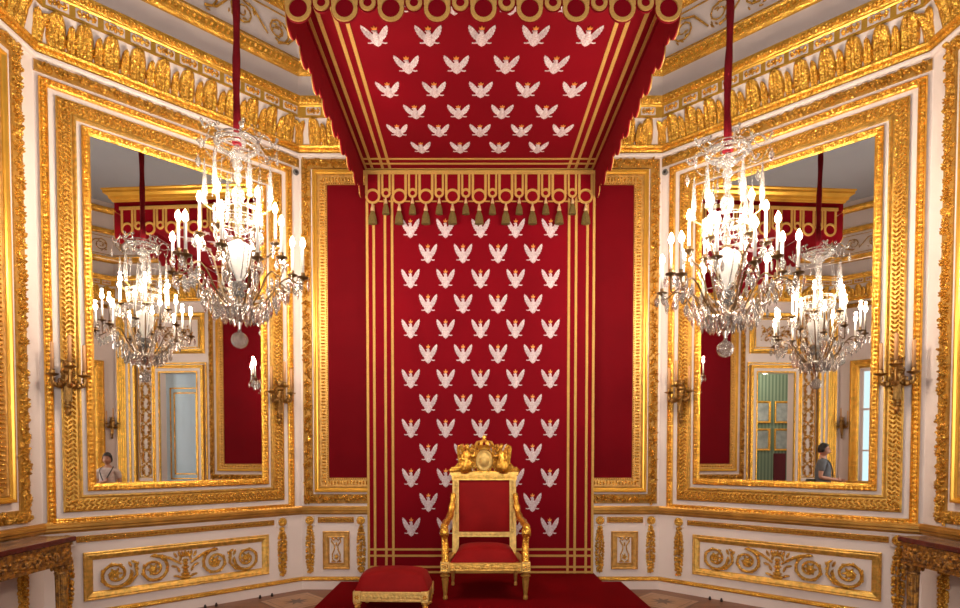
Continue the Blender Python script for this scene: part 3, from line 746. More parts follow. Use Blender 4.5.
PITCH = 0.3270
def valance(parent, name, n_big, loc, rz, tassels=False):
    root = None
    L = (n_big-1)*PITCH; off = -L/2
    cl = MB(); thick = 0.012
    def arch(xc, r, zc, w, top=0.0):
        pts = [(xc-w, top), (xc-w, zc)]
        for k in range(1, 12): a = PI+PI*k/12; pts.append((xc+r*math.cos(a), zc+r*math.sin(a)))
        pts += [(xc+w, zc), (xc+w, top)]
        return pts
    for i in range(n_big):
        cl.plate(arch(off+i*PITCH, 0.096, -0.315, 0.096), 0.0, thick)
        if i < n_big-1: cl.plate(arch(off+(i+0.5)*PITCH, 0.062, -0.28, 0.072), 0.0005, thick-0.0005)
    c_ = obj(name, cl, M['velvet'], parent, loc=loc, rz=rz)
    g = MB()
    g.box(-L/2-0.115, L/2+0.115, -thick-0.008, -thick+0.001, -0.045, 0.0)
    def ring(xc, zc, ro, ri):
        N = 20; vs = []; fs = []
        for k in range(N):
            a = 2*PI*k/N
            for rr, oo in ((ro, thick), (ro, thick+0.010), (ri, thick+0.010), (ri, thick)): vs.append((xc+rr*math.cos(a), -oo, zc+rr*math.sin(a)))
        for k in range(N):
            j = (k+1) % N
            for m_ in range(4): fs.append((k*4+m_, j*4+m_, j*4+(m_+1)%4, k*4+(m_+1)%4))
        g.add(vs, fs)
    tz = []
    for i in range(n_big):
        xc = off+i*PITCH
        ring(xc, -0.315, 0.092, 0.065)
        for s in (-1, 1): g.box(xc+s*0.078-0.015, xc+s*0.078+0.015, -thick-0.007, -thick+0.001, -0.29, -0.03)
        tz.append((xc, -0.408, 1.0))
        if i < n_big-1:
            xs = xc+PITCH/2; ring(xs, -0.275, 0.058, 0.031)
            for s in (-1, 1): g.box(xs+s*0.045-0.012, xs+s*0.045+0.012, -thick-0.007, -thick+0.001, -0.25, -0.03)
            tz.append((xs, -0.335, 0.82))
            for s in ((-1, 1) if tassels else ()): g.box(xs+s*0.075-0.045, xs+s*0.075+0.045, -thick-0.003, -0.002, -0.378, -0.366)
    obj('gold_trim', g, M['braid'], c_)
    if tassels:
        for (xc, z, sc_) in tz:
            sk = MB(); n = 14; vs = []
            prof = [(0.012,0),(0.026,-0.03),(0.040,-0.075),(0.047,-0.13),(0.050,-0.165)]
            for r_, zz in prof:
                for k in range(n*2):
                    a = PI*k/n; rr = r_*(1+0.10*(k % 2)); vs.append((xc+rr*math.cos(a)*sc_, -0.035+rr*0.7*math.sin(a)*sc_, z-0.085*sc_+zz*sc_))
            N = n*2; fs = [(i*N+k, i*N+(k+1)%N, (i+1)*N+(k+1)%N, (i+1)*N+k) for i in range(4) for k in range(N)]+[tuple(range(4*N, 5*N))]
            sk.add(vs, fs)
            ts = obj('tassel', sk, M['tassel'], parent, loc=loc, rz=rz)
            cp = MB().lathe([(0.004,0.005),(0.010,-0.005),(0.014,-0.015),(0.010,-0.022),(0.016,-0.035),(0.022,-0.060),(0.027,-0.085),(0.020,-0.095)], c=(xc,-0.035,z), n=10)
            cp.v = [((p[0]-xc)*sc_+xc, (p[1]+0.035)*sc_-0.035, (p[2]-z)*sc_+z) for p in cp.v]
            obj('cap', cp, M['tassel_cap'], ts, smooth=True)
    return c_
valance(t, 'back_valance', 9, (0, YH-0.015, 5.022), 0, tassels=True)
valance(t, 'front_valance', 9, (0, YC0-0.002, ZS-0.055), 0)
valance(t, 'side_valance', 9, (-CXH+0.0, (YC0+YC1)/2, ZS), -PI/2)
valance(t, 'side_valance', 9, (CXH-0.0, (YC0+YC1)/2, ZS), PI/2)

# ------------------------------------------------------------------ throne
TX, TY, TZ = 0.035, 5.72, 0.04      # front feet line
t = thing('throne', 'gilded royal throne chair with red upholstery and crowned carved crest', 'armchair', (TX, TY, TZ))
G, V = M['throne_gold'] if 'throne_gold' in M else M['gold'], M['seat']
FW, BW = 0.415, 0.368               # half widths front / back
def turned_leg(x, y, h, s=1.0):
    return MB().lathe([(0.018*s,0.0),(0.026*s,0.012),(0.024*s,0.03),(0.018*s,0.05),(0.020*s,0.06),(0.036*s,h-0.085),(0.040*s,h-0.075),(0.028*s,h-0.062),(0.050*s,h-0.048),(0.052*s,h-0.036),(0.030*s,h-0.022),(0.036*s,h)], c=(x,y,0), n=12)
RB, RT = 0.290, 0.385               # seat rail bottom/top above feet
for sx in (-1, 1):
    obj('leg', turned_leg(sx*FW, 0.045, RB), M['gold_ground'], t, smooth=False)
    obj('leg', turned_leg(sx*(BW-0.01), 0.66, RB, 0.8), M['gold_dull'], t)
for sx in (-1, 1):                   # corner blocks with rosette
    q = MB().bevbox(sx*FW-0.048, sx*FW+0.048, -0.003, 0.093, RB, RT+0.01, 0.006)
    b1 = obj('corner_block', q, M['gold_pale'], t)
    g = MB().rect_frame(sx*FW-0.034, sx*FW+0.034, RB+0.016, RT-0.010, [(0,0.0),(0,0.008),(0.008,0.008),(0.010,0)])
    for k in range(6): g.dome(sx*FW+0.013*math.cos(k*PI/3), (RB+RT)/2+0.003+0.013*math.sin(k*PI/3), 0, 0.010, 0.007, 0.012, k*PI/3, 5)
    obj('rosette', g, M['gold'], b1)
q = MB().bevbox(-FW+0.04, FW-0.04, 0.010, 0.075, RB+0.012, RT, 0.006)
q.box(-FW+0.05, FW-0.05, 0.004, 0.012, RT-0.018, RT-0.006); q.box(-FW+0.05, FW-0.05, 0.004, 0.012, RB+0.016, RB+0.026)
q2 = MB(); bead_run(q2, -FW+0.06, FW-0.06, (RB+RT)/2, 0, 0.034, 0.014, 0.016, 0.012)
q.add([(a, b_+0.010, c) for a, b_, c in q2.v], q2.f)
for sx in (-1, 1):
    q.add([(sx*(FW-0.035),0.06,RB+0.012),(sx*(FW+0.03),0.06,RB+0.012),(sx*(BW+0.02),0.68,RB+0.012),(sx*(BW-0.045),0.68,RB+0.012),(sx*(FW-0.035),0.06,RT),(sx*(FW+0.03),0.06,RT),(sx*(BW+0.02),0.68,RT),(sx*(BW-0.045),0.68,RT)], [(0,1,2,3),(4,7,6,5),(0,4,5,1),(1,5,6,2),(2,6,7,3),(3,7,4,0)])
q.box(-BW, BW, 0.66, 0.70, RB+0.012, RT)
obj('seat_rail', q, M['gold_dull2'], t)
# cushion
def cushion(hw0, hw1, y0, y1, z0, zt, dome, n=10):
    G_ = []
    for i in range(n+1):
        v = i/n; y = y0+(y1-y0)*v; hw = hw0+(hw1-hw0)*v; row = []
        for j in range(n+1):
            u = -1+2*j/n; e = (1-abs(u)**5)*(1-abs(2*v-1)**5)
            row.append((hw*u, y, z0+(zt-z0)*(e**0.3 if e > 0 else 0)+dome*(1-u*u)*(1-(2*v-1)**2)))
        G_.append(row)
    mb = MB().shell(G_)
    K = n+1; k0 = len(mb.v)
    b4 = [(-hw0,y0,z0-0.01),(hw0,y0,z0-0.01),(hw1,y1,z0-0.01),(-hw1,y1,z0-0.01)]
    mb.add(b4, [(0,3,2,1)])
    return mb
obj('seat_cushion', cushion(FW-0.045, BW-0.05, 0.03, 0.66, RT-0.01, RT+0.115, 0.035), V, t, smooth=True)
# back frame, leaning slightly
LEAN = 0.07
def by(z): return 0.66+LEAN*(z-0.4)/0.9
ZB0, ZB1, ZT = 0.560, 1.205, 1.290
def backbox(mb, x0, x1, z0, z1, f, bk):
    mb.add([(x0,by(z0)-f,z0),(x1,by(z0)-f,z0),(x1,by(z0)+bk,z0),(x0,by(z0)+bk,z0),(x0,by(z1)-f,z1),(x1,by(z1)-f,z1),(x1,by(z1)+bk,z1),(x0,by(z1)+bk,z1)],
           [(0,3,2,1),(4,5,6,7),(0,1,5,4),(1,2,6,5),(2,3,7,6),(3,0,4,7)])
for sx in (-1, 1):
    q = MB()
    a, b_ = sorted((sx*(BW-0.005), sx*(BW-0.078)))
    backbox(q, a, b_, RT-0.03, ZB1+0.01, 0.022, 0.03)
    a, b_ = sorted((sx*(BW-0.010), sx*(BW-0.022))); backbox(q, a, b_, 0.62, ZB1, 0.034, 0)
    for k in range(17):
        z = 0.62+k*0.035; q.ball((sx*(BW-0.048), by(z)-0.026, z), 0.014, 6, 4, (1,0.8,1.2))
    obj('back_post', q, M['gold_pale'], t)
q = MB(); backbox(q, -BW+0.07, BW-0.07, ZB0, ZB0+0.055, 0.022, 0.03)
for k in range(20): q.ball((-BW+0.10+k*(2*BW-0.2)/19, by(0.62)-0.024, ZB0+0.028), 0.010, 6, 4)
obj('lower_rail', q, M['gold_pale'], t)
q = MB(); backbox(q, -BW-0.005, BW+0.005, ZB1, ZT, 0.026, 0.034); backbox(q, -BW-0.022, BW+0.022, ZT-0.028, ZT+0.006, 0.040, 0.045)
for k in range(26): q.ball((-BW+0.03+k*(2*BW-0.06)/25, by(1.23)-0.028, ZB1+0.030), 0.011, 6, 4, (1,0.8,1.4))
obj('top_rail', q, M['gold_dull2'], t)
# padded back
G_ = []
for i in range(9):
    v = i/8; z = ZB0+0.05+(ZB1-ZB0-0.045)*v; row = []
    for j in range(9):
        u = -1+2*j/8; row.append(((BW-0.078)*u, by(z)-0.004-0.030*(1-u**4)*(1-(2*v-1)**4), z))
    G_.append(row)
q = MB().shell(G_); backbox(q, -BW+0.08, BW-0.08, ZB0+0.05, ZB1, 0.0, 0.025)
obj('padded_back', q, V, t, smooth=True)
# arms
for sx in (-1, 1):
    pts = [(sx*(BW-0.015), by(1.04)-0.03, 1.05), (sx*(BW-0.008), 0.64, 0.97), (sx*(BW+0.0), 0.60, 0.89), (sx*(BW+0.014), 0.52, 0.825), (sx*(BW+0.032), 0.39, 0.785), (sx*(FW+0.010), 0.24, 0.760), (sx*(FW+0.014), 0.14, 0.745), (sx*(FW+0.012), 0.09, 0.725)]
    # smooth it
    def cr_(P, n=4):
        out = []
        for i in range(len(P)-1):
            p0, p1, p2, p3 = [Vector(P[max(0, min(len(P)-1, i+d))]) for d in (-1, 0, 1, 2)]
            for k in range(n):
                s = k/n; out.append(0.5*((2*p1)+(p2-p0)*s+(2*p0-5*p1+4*p2-p3)*s*s+(3*p1-p0-3*p2+p3)*s**3))
        return out+[Vector(P[-1])]
    pp = cr_(pts); q = MB().tube(pp, [0.027+0.010*min(1, k/8)+0.005*math.sin(k*1.1) for k in range(len(pp))], 8)
    q.lathe([(0.03,-0.045),(0.050,-0.038),(0.053,0),(0.050,0.038),(0.03,0.045)], n=14, T=Matrix.Translation((sx*(FW+0.010),0.085,0.690)) @ Matrix.Rotation(PI/2, 4, 'Y'))
    ar = obj('arm', q, M['gold'], t, smooth=True)
    P2 = cr_([(sx*(FW+0.010),0.095,0.66),(sx*(FW+0.008),0.125,0.60),(sx*(FW+0.004),0.12,0.53),(sx*FW,0.085,0.46),(sx*FW,0.055,RT)])
    q = MB().tube(P2, [0.030+0.012*k/(len(P2)-1) for k in range(len(P2))], 8)
    for k in range(9):
        p = P2[1+k*(len(P2)-3)//8]
        for s in (-1, 1): q.ball((p.x+s*0.018, p.y-0.030, p.z), 0.018, 6, 4, (0.7,0.6,1.3))
    obj('arm_support', q, M['gold'], t)
# crest
yc = by(1.30)
crest = MB()
ce = obj('crest_base', MB().box(-BW+0.02, BW-0.02, yc-0.03, yc+0.03, ZT, ZT+0.018), M['gold'], t)
RX = Matrix.Rotation(PI/2, 4, 'X')
def shield(rx, rz_, zc):
    T = Matrix.Translation((0, yc-0.012, zc)) @ Matrix.Diagonal((rx, 1, rz_, 1)) @ RX
    return MB().lathe([(1.0,-0.03),(1.0,0.010),(0.88,0.028),(0.74,0.016),(0.70,0.014),(0.5,0.034),(0.2,0.044),(0.01,0.046)], n=24, T=T)
obj('oval_shield', shield(0.096, 0.126, 1.430), M['gold_pale'], t, smooth=True)
q = MB()                              # crown
q.lathe([(0.046,1.535),(0.052,1.540),(0.052,1.560),(0.048,1.565)], c=(0,yc,0), n=16)
for k in range(8):
    a = k*PI/4+PI/8; ca_, sa__ = math.cos(a), math.sin(a)
    q.tube([(0.048*ca_, yc+0.048*sa__, 1.562),(0.070*ca_, yc+0.070*sa__, 1.595),(0.058*ca_, yc+0.058*sa__, 1.628),(0.022*ca_, yc+0.022*sa__, 1.640),(0,yc,1.632)], [0.012,0.015,0.014,0.011,0.008], 6)
    q.ball((0.054*math.cos(k*PI/4), yc+0.054*math.sin(k*PI/4), 1.575), 0.013, 6, 4)
q.ball((0,yc,1.655), 0.018, 8, 5); q.box(-0.005,0.005,yc-0.005,yc+0.005,1.67,1.705); q.box(-0.015,0.015,yc-0.005,yc+0.005,1.683,1.692)
q.v = [(x*1.42, yc+(y-yc)*1.42, 1.552+(z-1.535)*0.95) for x, y, z in q.v]; obj('crown', q, M['gold_smooth'], t)
for sx in (-1, 1):                    # winged supporters
    q = MB(); X0 = sx*0.200; B = ZT
    q.tube([(X0+sx*0.02,yc,B+0.01),(X0+sx*0.022,yc-0.018,B+0.06),(X0+sx*0.006,yc-0.022,B+0.12),(X0-sx*0.002,yc-0.018,B+0.165),(X0-sx*0.004,yc-0.014,B+0.205),(X0-sx*0.006,yc-0.012,B+0.225),(X0-sx*0.006,yc-0.012,B+0.240)], [0.070,0.060,0.046,0.044,0.042,0.020,0.016], 10)
    q.ball((X0-sx*0.010, yc-0.016, B+0.262), 0.028, 9, 7, (0.9,1,1.15)); q.ball((X0-sx*0.004, yc, B+0.272), 0.030, 8, 5)
    q.tube([(X0-sx*0.034,yc-0.02,B+0.205),(X0-sx*0.070,yc-0.045,B+0.165),(X0-sx*0.100,yc-0.045,B+0.190)], [0.018,0.015,0.010], 6)
    q.tube([(X0+sx*0.034,yc-0.02,B+0.205),(X0+sx*0.060,yc-0.045,B+0.155),(X0+sx*0.020,yc-0.060,B+0.120)], [0.018,0.015,0.010], 6)
    for k in range(8):                # drapery folds
        q.tube([(X0+(k-3.5)*0.011, yc-0.050, B+0.13), (X0+sx*0.01+(k-3.5)*0.016, yc-0.072+abs(k-3.5)*0.006, B+0.07), (X0+sx*0.014+(k-3.5)*0.020, yc-0.072+abs(k-3.5)*0.008, B+0.008)], 0.010, 5)
    q.v = [(x, y, ZT+(z-ZT)*1.10) for x, y, z in q.v]
    obj('supporter_figure', q, M['gold'], t, smooth=True)
    q = MB()
    for s in (-1, 1):
        for k in range(7):
            q.tube([(X0+s*0.014, yc+0.020, B+0.20-0.02*k), (X0+s*(0.066-0.004*k), yc+0.018, B+0.290-0.030*k), (X0+s*(0.100-0.003*k), yc+0.008, B+0.270-0.036*k), (X0+s*(0.112-0.006*k), yc+0.006, B+0.225-0.036*k)], [0.013,0.021,0.018,0.006], 6)
    q.v = [(x, y, ZT+(z-ZT)*1.08) for x, y, z in q.v]
    obj('wing', q, M['gold_leaf'], t)
    q = MB()                          # acanthus foliage at the ends
    for k in range(44):
        xx = sx*(0.265+0.115*random.random()); zz = ZT+0.012+random.random()*(0.085*(1-(abs(xx)-0.235)/0.20))
        q.ball((xx, yc+random.uniform(-0.04,0.015), zz), 0.024, 6, 4, (1.3,0.8,0.7), )
    q.tube([(sx*0.22,yc-0.02,ZT+0.02),(sx*0.26,yc-0.025,ZT+0.085),(sx*0.30,yc-0.025,ZT+0.10),(sx*0.325,yc-0.025,ZT+0.07),(sx*0.30,yc-0.03,ZT+0.055)], [0.014,0.015,0.013,0.010,0.007], 6)
    q.tube([(sx*0.27,yc-0.02,ZT+0.01),(sx*0.33,yc-0.025,ZT+0.05),(sx*0.37,yc-0.02,ZT+0.06),(sx*0.385,yc-0.02,ZT+0.035)], [0.013,0.013,0.010,0.007], 6)
    obj('foliage_scroll', q, M['gold_leaf'], t)
    q = MB()
    for k in range(9):
        a = PI/2+sx*(0.35+k*0.3); q.ball((sx*abs(0.108*math.cos(a)), yc-0.02, 1.430+0.135*math.sin(a)), 0.017, 6, 4, (1,0.8,1.2))
    obj('shield_garland', q, M['gold_leaf'], t)

# ------------------------------------------------------------------ footstool
t = thing('footstool', 'low gilded footstool with red velvet cushion on the platform left of the throne', 'footstool', (-0.860, 5.20, 0.04), math.radians(-2))
W2 = 0.354; D2 = 0.46
z0, z1 = 0.115, 0.218
q = MB().bevbox(-W2+0.03, W2-0.03, 0.008, 0.05, z0+0.006, z1, 0.005); q.bevbox(-W2+0.03, W2-0.03, D2-0.05, D2-0.008, z0+0.006, z1, 0.005)
for sx in (-1, 1):
    a, b_ = sorted((sx*(W2-0.008), sx*(W2-0.05))); q.bevbox(a, b_, 0.03, D2-0.03, z0+0.006, z1, 0.005)
q2 = MB(); bead_run(q2, -W2+0.08, W2-0.08, (z0+z1)/2, 0, 0.034, 0.014, 0.018, 0.010); q.add([(a, b_+0.008, c) for a, b_, c in q2.v], q2.f)
q.box(-W2+0.06, W2-0.06, 0.002, 0.010, z1-0.018, z1-0.006)
obj('frame', q, M['gold_pale'], t)
for sx in (-1, 1):
    for y in (0.03, D2-0.03):
        q = MB().bevbox(sx*(W2-0.035)-0.037, sx*(W2-0.035)+0.037, y-0.035, y+0.035, z0, z1+0.004, 0.005)
        bk = obj('corner_block', q, M['gold_pale'], t)
        if y < 0.1:
            g = MB()
            for k in range(6): g.dome(sx*(W2-0.035)+0.014*math.cos(k*PI/3), (z0+z1)/2+0.014*math.sin(k*PI/3), 0.003, 0.011, 0.008, 0.012, k*PI/3, 5)
            obj('rosette', g, M['gold'], bk)
        obj('leg', MB().lathe([(0.014,0),(0.022,0.010),(0.018,0.03),(0.030,0.075),(0.022,0.085),(0.040,0.098),(0.040,0.106),(0.028,0.116)], c=(sx*(W2-0.035),y,0), n=10), M['gold_dull2'], t)
q = cushion(W2-0.006, W2-0.006, 0.010, D2-0.010, z1-0.004, z1+0.165, 0.025, 14)
obj('cushion', q, M['seat'], t, smooth=True)

# ------------------------------------------------------------------ console tables
def console(sgn, cx_, label):
    y1 = 5.15; y0 = 3.15
    t = thing('console_table', label, 'table', (sgn*SX, y1, FZ))
    s = -sgn  # direction into the room in x
    H = 0.79-FZ; dep = abs(sgn*SX-cx_)
    def bx(mb, a, b_, ya, yb, za, zb, bev=0):
        x0, x1 = sorted((s*a, s*b_))
        (mb.bevbox(x0, x1, ya, yb, za, zb, bev) if bev else mb.box(x0, x1, ya, yb, za, zb))
    q = MB(); bx(q, 0.068, dep, -(y1-y0), 0.0, H-0.045, H, 0.008); tp = obj('marble_edge', q, M['marble_red'], t)
    q = MB(); bx(q, 0.074, dep-0.012, -(y1-y0)+0.012, -0.012, H-0.01, H+0.002); obj('marble_top', q, M['marble'], t)
    q = MB(); f = dep-0.035
    bx(q, 0.075, f, -(y1-y0)+0.03, -0.03, H-0.225, H-0.045)
    bx(q, 0.075, f+0.012, -(y1-y0)+0.02, -0.02, H-0.075, H-0.046); bx(q, 0.075, f+0.010, -(y1-y0)+0.02, -0.02, H-0.24, H-0.215)
    ap = obj('apron', q, M['table_gold'], t)
    q = MB(); random.seed(3)
    for k in range(230):
        yy = -0.05-random.random()*(y1-y0-0.1); zz = H-0.145+random.uniform(-0.055,0.055)
        q.ball((s*(f+0.002), yy, zz), random.uniform(0.012,0.024), 6, 4, (0.6,random.uniform(0.8,1.5),random.uniform(0.6,1.2)))
    for k in range(40):
        q.ball((s*(0.10+random.random()*(f-0.12)), -0.028, H-0.145+random.uniform(-0.055,0.055)), random.uniform(0.012,0.022), 6, 4, (1.2,0.6,0.9))
    obj('carved_foliage', q, M['table_gold'], ap)
    for yy in (-0.085, -(y1-y0)+0.085):
        for xx in (f-0.055,):
            q = MB(); n = 20; hs = [(0.040,0.0),(0.050,0.01),(0.050,0.03),(0.036,0.04)]
            q.lathe(hs, c=(s*xx,yy,0), n=14)
            vs = []; prof = [(0.034,0.04),(0.040,0.25),(0.044,H-0.36),(0.046,H-0.33)]
            for r_, zz in prof:
                for k in range(32):
                    a = PI*k/16; rr = r_*(1+0.09*(k % 2)); vs.append((s*xx+rr*math.cos(a), yy+rr*math.sin(a), zz))
            q.add(vs, [(i*32+k, i*32+(k+1)%32, (i+1)*32+(k+1)%32, (i+1)*32+k) for i in range(3) for k in range(32)])
            lg = obj('leg', q, M['table_gold'], t)
            q = MB().lathe([(0.046,H-0.335),(0.056,H-0.325),(0.050,H-0.31),(0.055,H-0.285),(0.078,H-0.255),(0.082,H-0.238)], c=(s*xx,yy,0), n=12)
            for k in range(8):
                a = k*PI/4; q.ball((s*xx+0.066*math.cos(a), yy+0.066*math.sin(a), H-0.27), 0.022, 6, 4, (0.8,0.8,1.5))
            obj('capital', q, M['table_gold'], lg)
    return t
console(-1, -3.74, 'gilded console table with dark red marble edge at the left wall')
console(1, 3.81, 'gilded console table with dark red marble edge at the right wall')

# ------------------------------------------------------------------ small black floor stops
for i, (x, y) in enumerate(((-3.124,6.24), (-3.035,6.32), (-2.665,6.66), (-2.555,6.755), (2.738,6.60), (2.842,6.52))):
    lab = ('%s black floor stop by the %s baseboard' % (('leftmost','second from left','third from left','rightmost')[i] if i < 4 else ('nearer the platform' if i == 4 else 'farther from the platform'), 'left' if i < 4 else 'right'))
    if i >= 4: lab = 'black floor stop by the right baseboard, '+('nearer the platform' if i == 4 else 'farther from the platform')
    o = obj('floor_stop', MB().lathe([(0.015,0),(0.015,0.022),(0.010,0.030),(0.010,0.038),(0.004,0.042)], n=10), M['black'], loc=(x*0.985,y-0.03,FZ))
    tag(o, lab, 'floor stop', 'small black floor stops along the baseboards')

# ------------------------------------------------------------------ chandeliers
def catmull(P, n=4):
    out = []
    for i in range(len(P)-1):
        p0, p1, p2, p3 = [Vector(P[max(0, min(len(P)-1, i+d))]) for d in (-1, 0, 1, 2)]
        for k in range(n):
            s = k/n; out.append(0.5*((2*p1)+(p2-p0)*s+(2*p0-5*p1+4*p2-p3)*s*s+(3*p1-p0-3*p2+p3)*s**3))
    return out+[Vector(P[-1])]
prism_me = MB().lathe([(0.002,0),(0.012,-0.014),(0.017,-0.042),(0.012,-0.084),(0.002,-0.106)], n=5).mesh('crystal_drop', M['crystal'])
pend_me = MB().lathe([(0.003,0.0),(0.009,-0.010),(0.004,-0.018),(0.018,-0.038),(0.026,-0.064),(0.016,-0.096),(0.002,-0.114)], n=6, sy=0.5).mesh('crystal_drop', M['crystal'])
leaf_me = MB().lathe([(0.003,0.0),(0.016,-0.015),(0.024,-0.045),(0.018,-0.085),(0.003,-0.115)], n=6, sy=0.35).mesh('crystal_drop', M['crystal'])
flame_me = MB().lathe([(0.008,0),(0.019,0.013),(0.025,0.034),(0.018,0.062),(0.002,0.090)], n=8).mesh('flame', M['flame'], True)
def chandelier(x, y, dz, rot, label):
    t = thing('chandelier', label, 'chandelier', (x, y, dz), rot)
    # heights are those of the left one; origin z = dz shifts all
    q = MB().tube([(0.006*math.sin(z*5), 0.005*math.cos(z*4), z) for z in [4.25+i*(CZ-dz-4.25)/24 for i in range(25)]], [0.030+0.004*math.sin(i*1.7) for i in range(25)], 10)
    obj('velvet_cord_sleeve', q, M['cord'], t, smooth=True)
    q = MB().lathe([(0.03,4.235),(0.045,4.245),(0.045,4.255),(0.032,4.275)], n=14); obj('red_tuft', q, M['cord'], t)
    # crown hoop with scrolled arms
    def hoop(mb, R, z, r, n=28): mb.tube([(R*math.cos(2*PI*k/n), R*math.sin(2*PI*k/n), z) for k in range(n)], r, 6, closed=True)
    q = MB(); hoop(q, 0.175, 4.235, 0.017); hoop(q, 0.150, 4.205, 0.011); hoop(q, 0.175, 4.275, 0.006)
    for k in range(6):
        a = k*PI/3
        pts = catmull([(0.17*math.cos(a),0.17*math.sin(a),4.235),(0.22*math.cos(a),0.22*math.sin(a),4.31),(0.27*math.cos(a),0.27*math.sin(a),4.29),(0.31*math.cos(a),0.31*math.sin(a),4.23),(0.345*math.cos(a),0.345*math.sin(a),4.27)], 3)
        q.tube(pts, 0.009, 5); q.ball((0.345*math.cos(a),0.345*math.sin(a),4.28), 0.016, 6, 4)
        q.ball((0.19*math.cos(a),0.19*math.sin(a),4.33), 0.017, 6, 4)
    obj('crown_hoop', q, M['crystal'], t)
    # stem
    q = MB().lathe([(0.012,4.25),(0.03,4.21),(0.05,4.18),(0.075,4.15),(0.078,4.135),(0.05,4.12),(0.028,4.10),(0.045,4.07),(0.045,4.04),(0.022,4.01),(0.03,3.985),(0.036,3.95),(0.022,3.91),(0.016,3.89),(0.032,3.87),(0.055,3.83),(0.058,3.79),(0.040,3.74),(0.018,3.71),(0.030,3.68),(0.034,3.60),(0.02,3.55),(0.04,3.51),(0.03,3.46),(0.018,3.42)], n=12)
    obj('crystal_stem', q, M['crystal'], t)
    q = MB().lathe([(0.02,3.42),(0.045,3.40),(0.10,3.37),(0.118,3.33),(0.108,3.27),(0.075,3.18),(0.040,3.10),(0.022,3.07),(0.02,3.05)], n=14); obj('crystal_urn', q, M['frosted'], t)
    q = MB().tube([(0,0,2.74),(0,0,3.9)], 0.006, 6); q.lathe([(0.02,3.425),(0.05,3.43),(0.02,3.44)], n=10); obj('stem_rod', q, M['bronze'], t)
    q = MB()
    for k in range(6):
        a = k*PI/3; q.ball((0.042*math.cos(a),0.042*math.sin(a),3.02), 0.034, 8, 5); q.ball((0.032*math.cos(a+0.5),0.032*math.sin(a+0.5),2.95), 0.028, 8, 5)
    q.lathe([(0.02,2.93),(0.035,2.90),(0.02,2.87),(0.03,2.84)], n=10)
    obj('crystal_cluster', q, M['crystal'], t)
    # fretwork drum
    q = MB()
    R = 0.20
    for z in (3.665, 3.645, 3.59, 3.565, 3.50): hoop(q, R if z > 3.55 else R*0.9, z, 0.0045, 24)
    for k in range(24):
        a = 2*PI*k/24; q.tube([(R*math.cos(a),R*math.sin(a),3.565),(R*math.cos(a),R*math.sin(a),3.675)], 0.004, 4)
        b_ = a+PI/24*(1 if k % 2 else -1); q.tube([(R*math.cos(a),R*math.sin(a),3.565),(R*0.9*math.cos(b_),R*0.9*math.sin(b_),3.50)], 0.004, 4)
    for k in range(6):
        a = k*PI/3; q.tube([(R*math.cos(a),R*math.sin(a),3.60),(0.02*math.cos(a),0.02*math.sin(a),3.60)], 0.005, 4)
    obj('fretwork_drum', q, M['silver_metal'], t)
    # hub dish
    q = MB().lathe([(0.03,2.85),(0.08,2.845),(0.135,2.83),(0.145,2.815),(0.13,2.79),(0.09,2.765),(0.055,2.74),(0.045,2.72),(0.02,2.70),(0.012,2.64)], n=18)
    obj('hub_dish', q, M['silver_metal'], t)
    q = MB().ball((0,0,2.545), 0.072, 12, 8); q.lathe([(0.006,2.61),(0.02,2.615),(0.012,2.64),(0.004,2.66)], n=8); obj('crystal_ball', q, M['crystal'], t)
    rng = random.Random(5 if x < 0 else 11)
    drops = []
    # candle arms: 12 outer, 6 upper inner
    for tier, (n_, R_, zc, zf0, a0) in enumerate(((12, 0.545, 3.115, 3.40, 0.13), (6, 0.305, 3.43, 3.72, 0.39))):
        for k in range(n_):
            a = a0+2*PI*k/n_; Rk = R_*(1-0.13*(k % 2)*(tier == 0)); zk = zc+0.09*(k % 2)*(tier == 0)
            ca_, sa_ = math.cos(a), math.sin(a)
            P = [(0.07,2.83),(0.16,2.84),(0.26,2.93),(0.34,3.05),(0.42,3.10),(0.49,3.06),(0.54,3.05),(Rk,zk-0.02)] if tier == 0 else [(0.06,2.85),(0.13,2.95),(0.17,3.12),(0.22,3.28),(0.27,3.33),(Rk,zk-0.02)]
            if tier == 0: P = [(r_*Rk/R_, z) for r_, z in P[:-1]]+[(Rk, zk-0.02)]
            q = MB().tube(catmull([(r_*ca_, r_*sa_, z) for r_, z in P], 3), 0.0075, 5)
            Q = [(0.16,2.84),(0.20,2.90),(0.25,2.91),(0.27,2.87),(0.245,2.85)]
            if tier == 0: q.tube(catmull([(r_*ca_, r_*sa_, z) for r_, z in Q], 3), 0.005, 4)
            arm = obj('candle_arm', q, M['arm_bronze'], t)
            q = MB().lathe([(0.008,zk-0.035),(0.016,zk-0.02),(0.045,zk-0.008),(0.050,zk),(0.046,zk+0.002),(0.018,zk+0.004),(0.017,zk+0.035),(0.019,zk+0.037),(0.012,zk+0.04)], c=(Rk*ca_,Rk*sa_,0), n=10)
            obj('drip_cup', q, M['arm_bronze'], arm)
            hc = (0.225 if tier == 0 else 0.235)
            cd = obj('candle', MB().lathe([(0.0125,0),(0.0120,hc-0.01),(0.008,hc)], c=(0,0,0), n=8), M['candle_white'], t, smooth=True, loc=(Rk*ca_, Rk*sa_, zk+0.035))
            fl = bpy.data.objects.new('flame', flame_me); C.objects.link(fl); fl.parent = cd; fl.location = (0,0,hc)
            ld = bpy.data.lights.new('candlelight', 'POINT'); ld.energy = CANDLE_W; ld.color = (1.0, 0.84, 0.66); ld.shadow_soft_size = 0.012
            lo = bpy.data.objects.new('candlelight', ld); C.objects.link(lo); lo.parent = cd; lo.location = (0,0,hc+0.104)
            # drops round the cup and along the arm
            for j in range(3):
                b_ = a+(j-1)*2.1; drops.append((Rk*ca_+0.044*math.cos(b_), Rk*sa_+0.044*math.sin(b_), zk-0.012, pend_me))
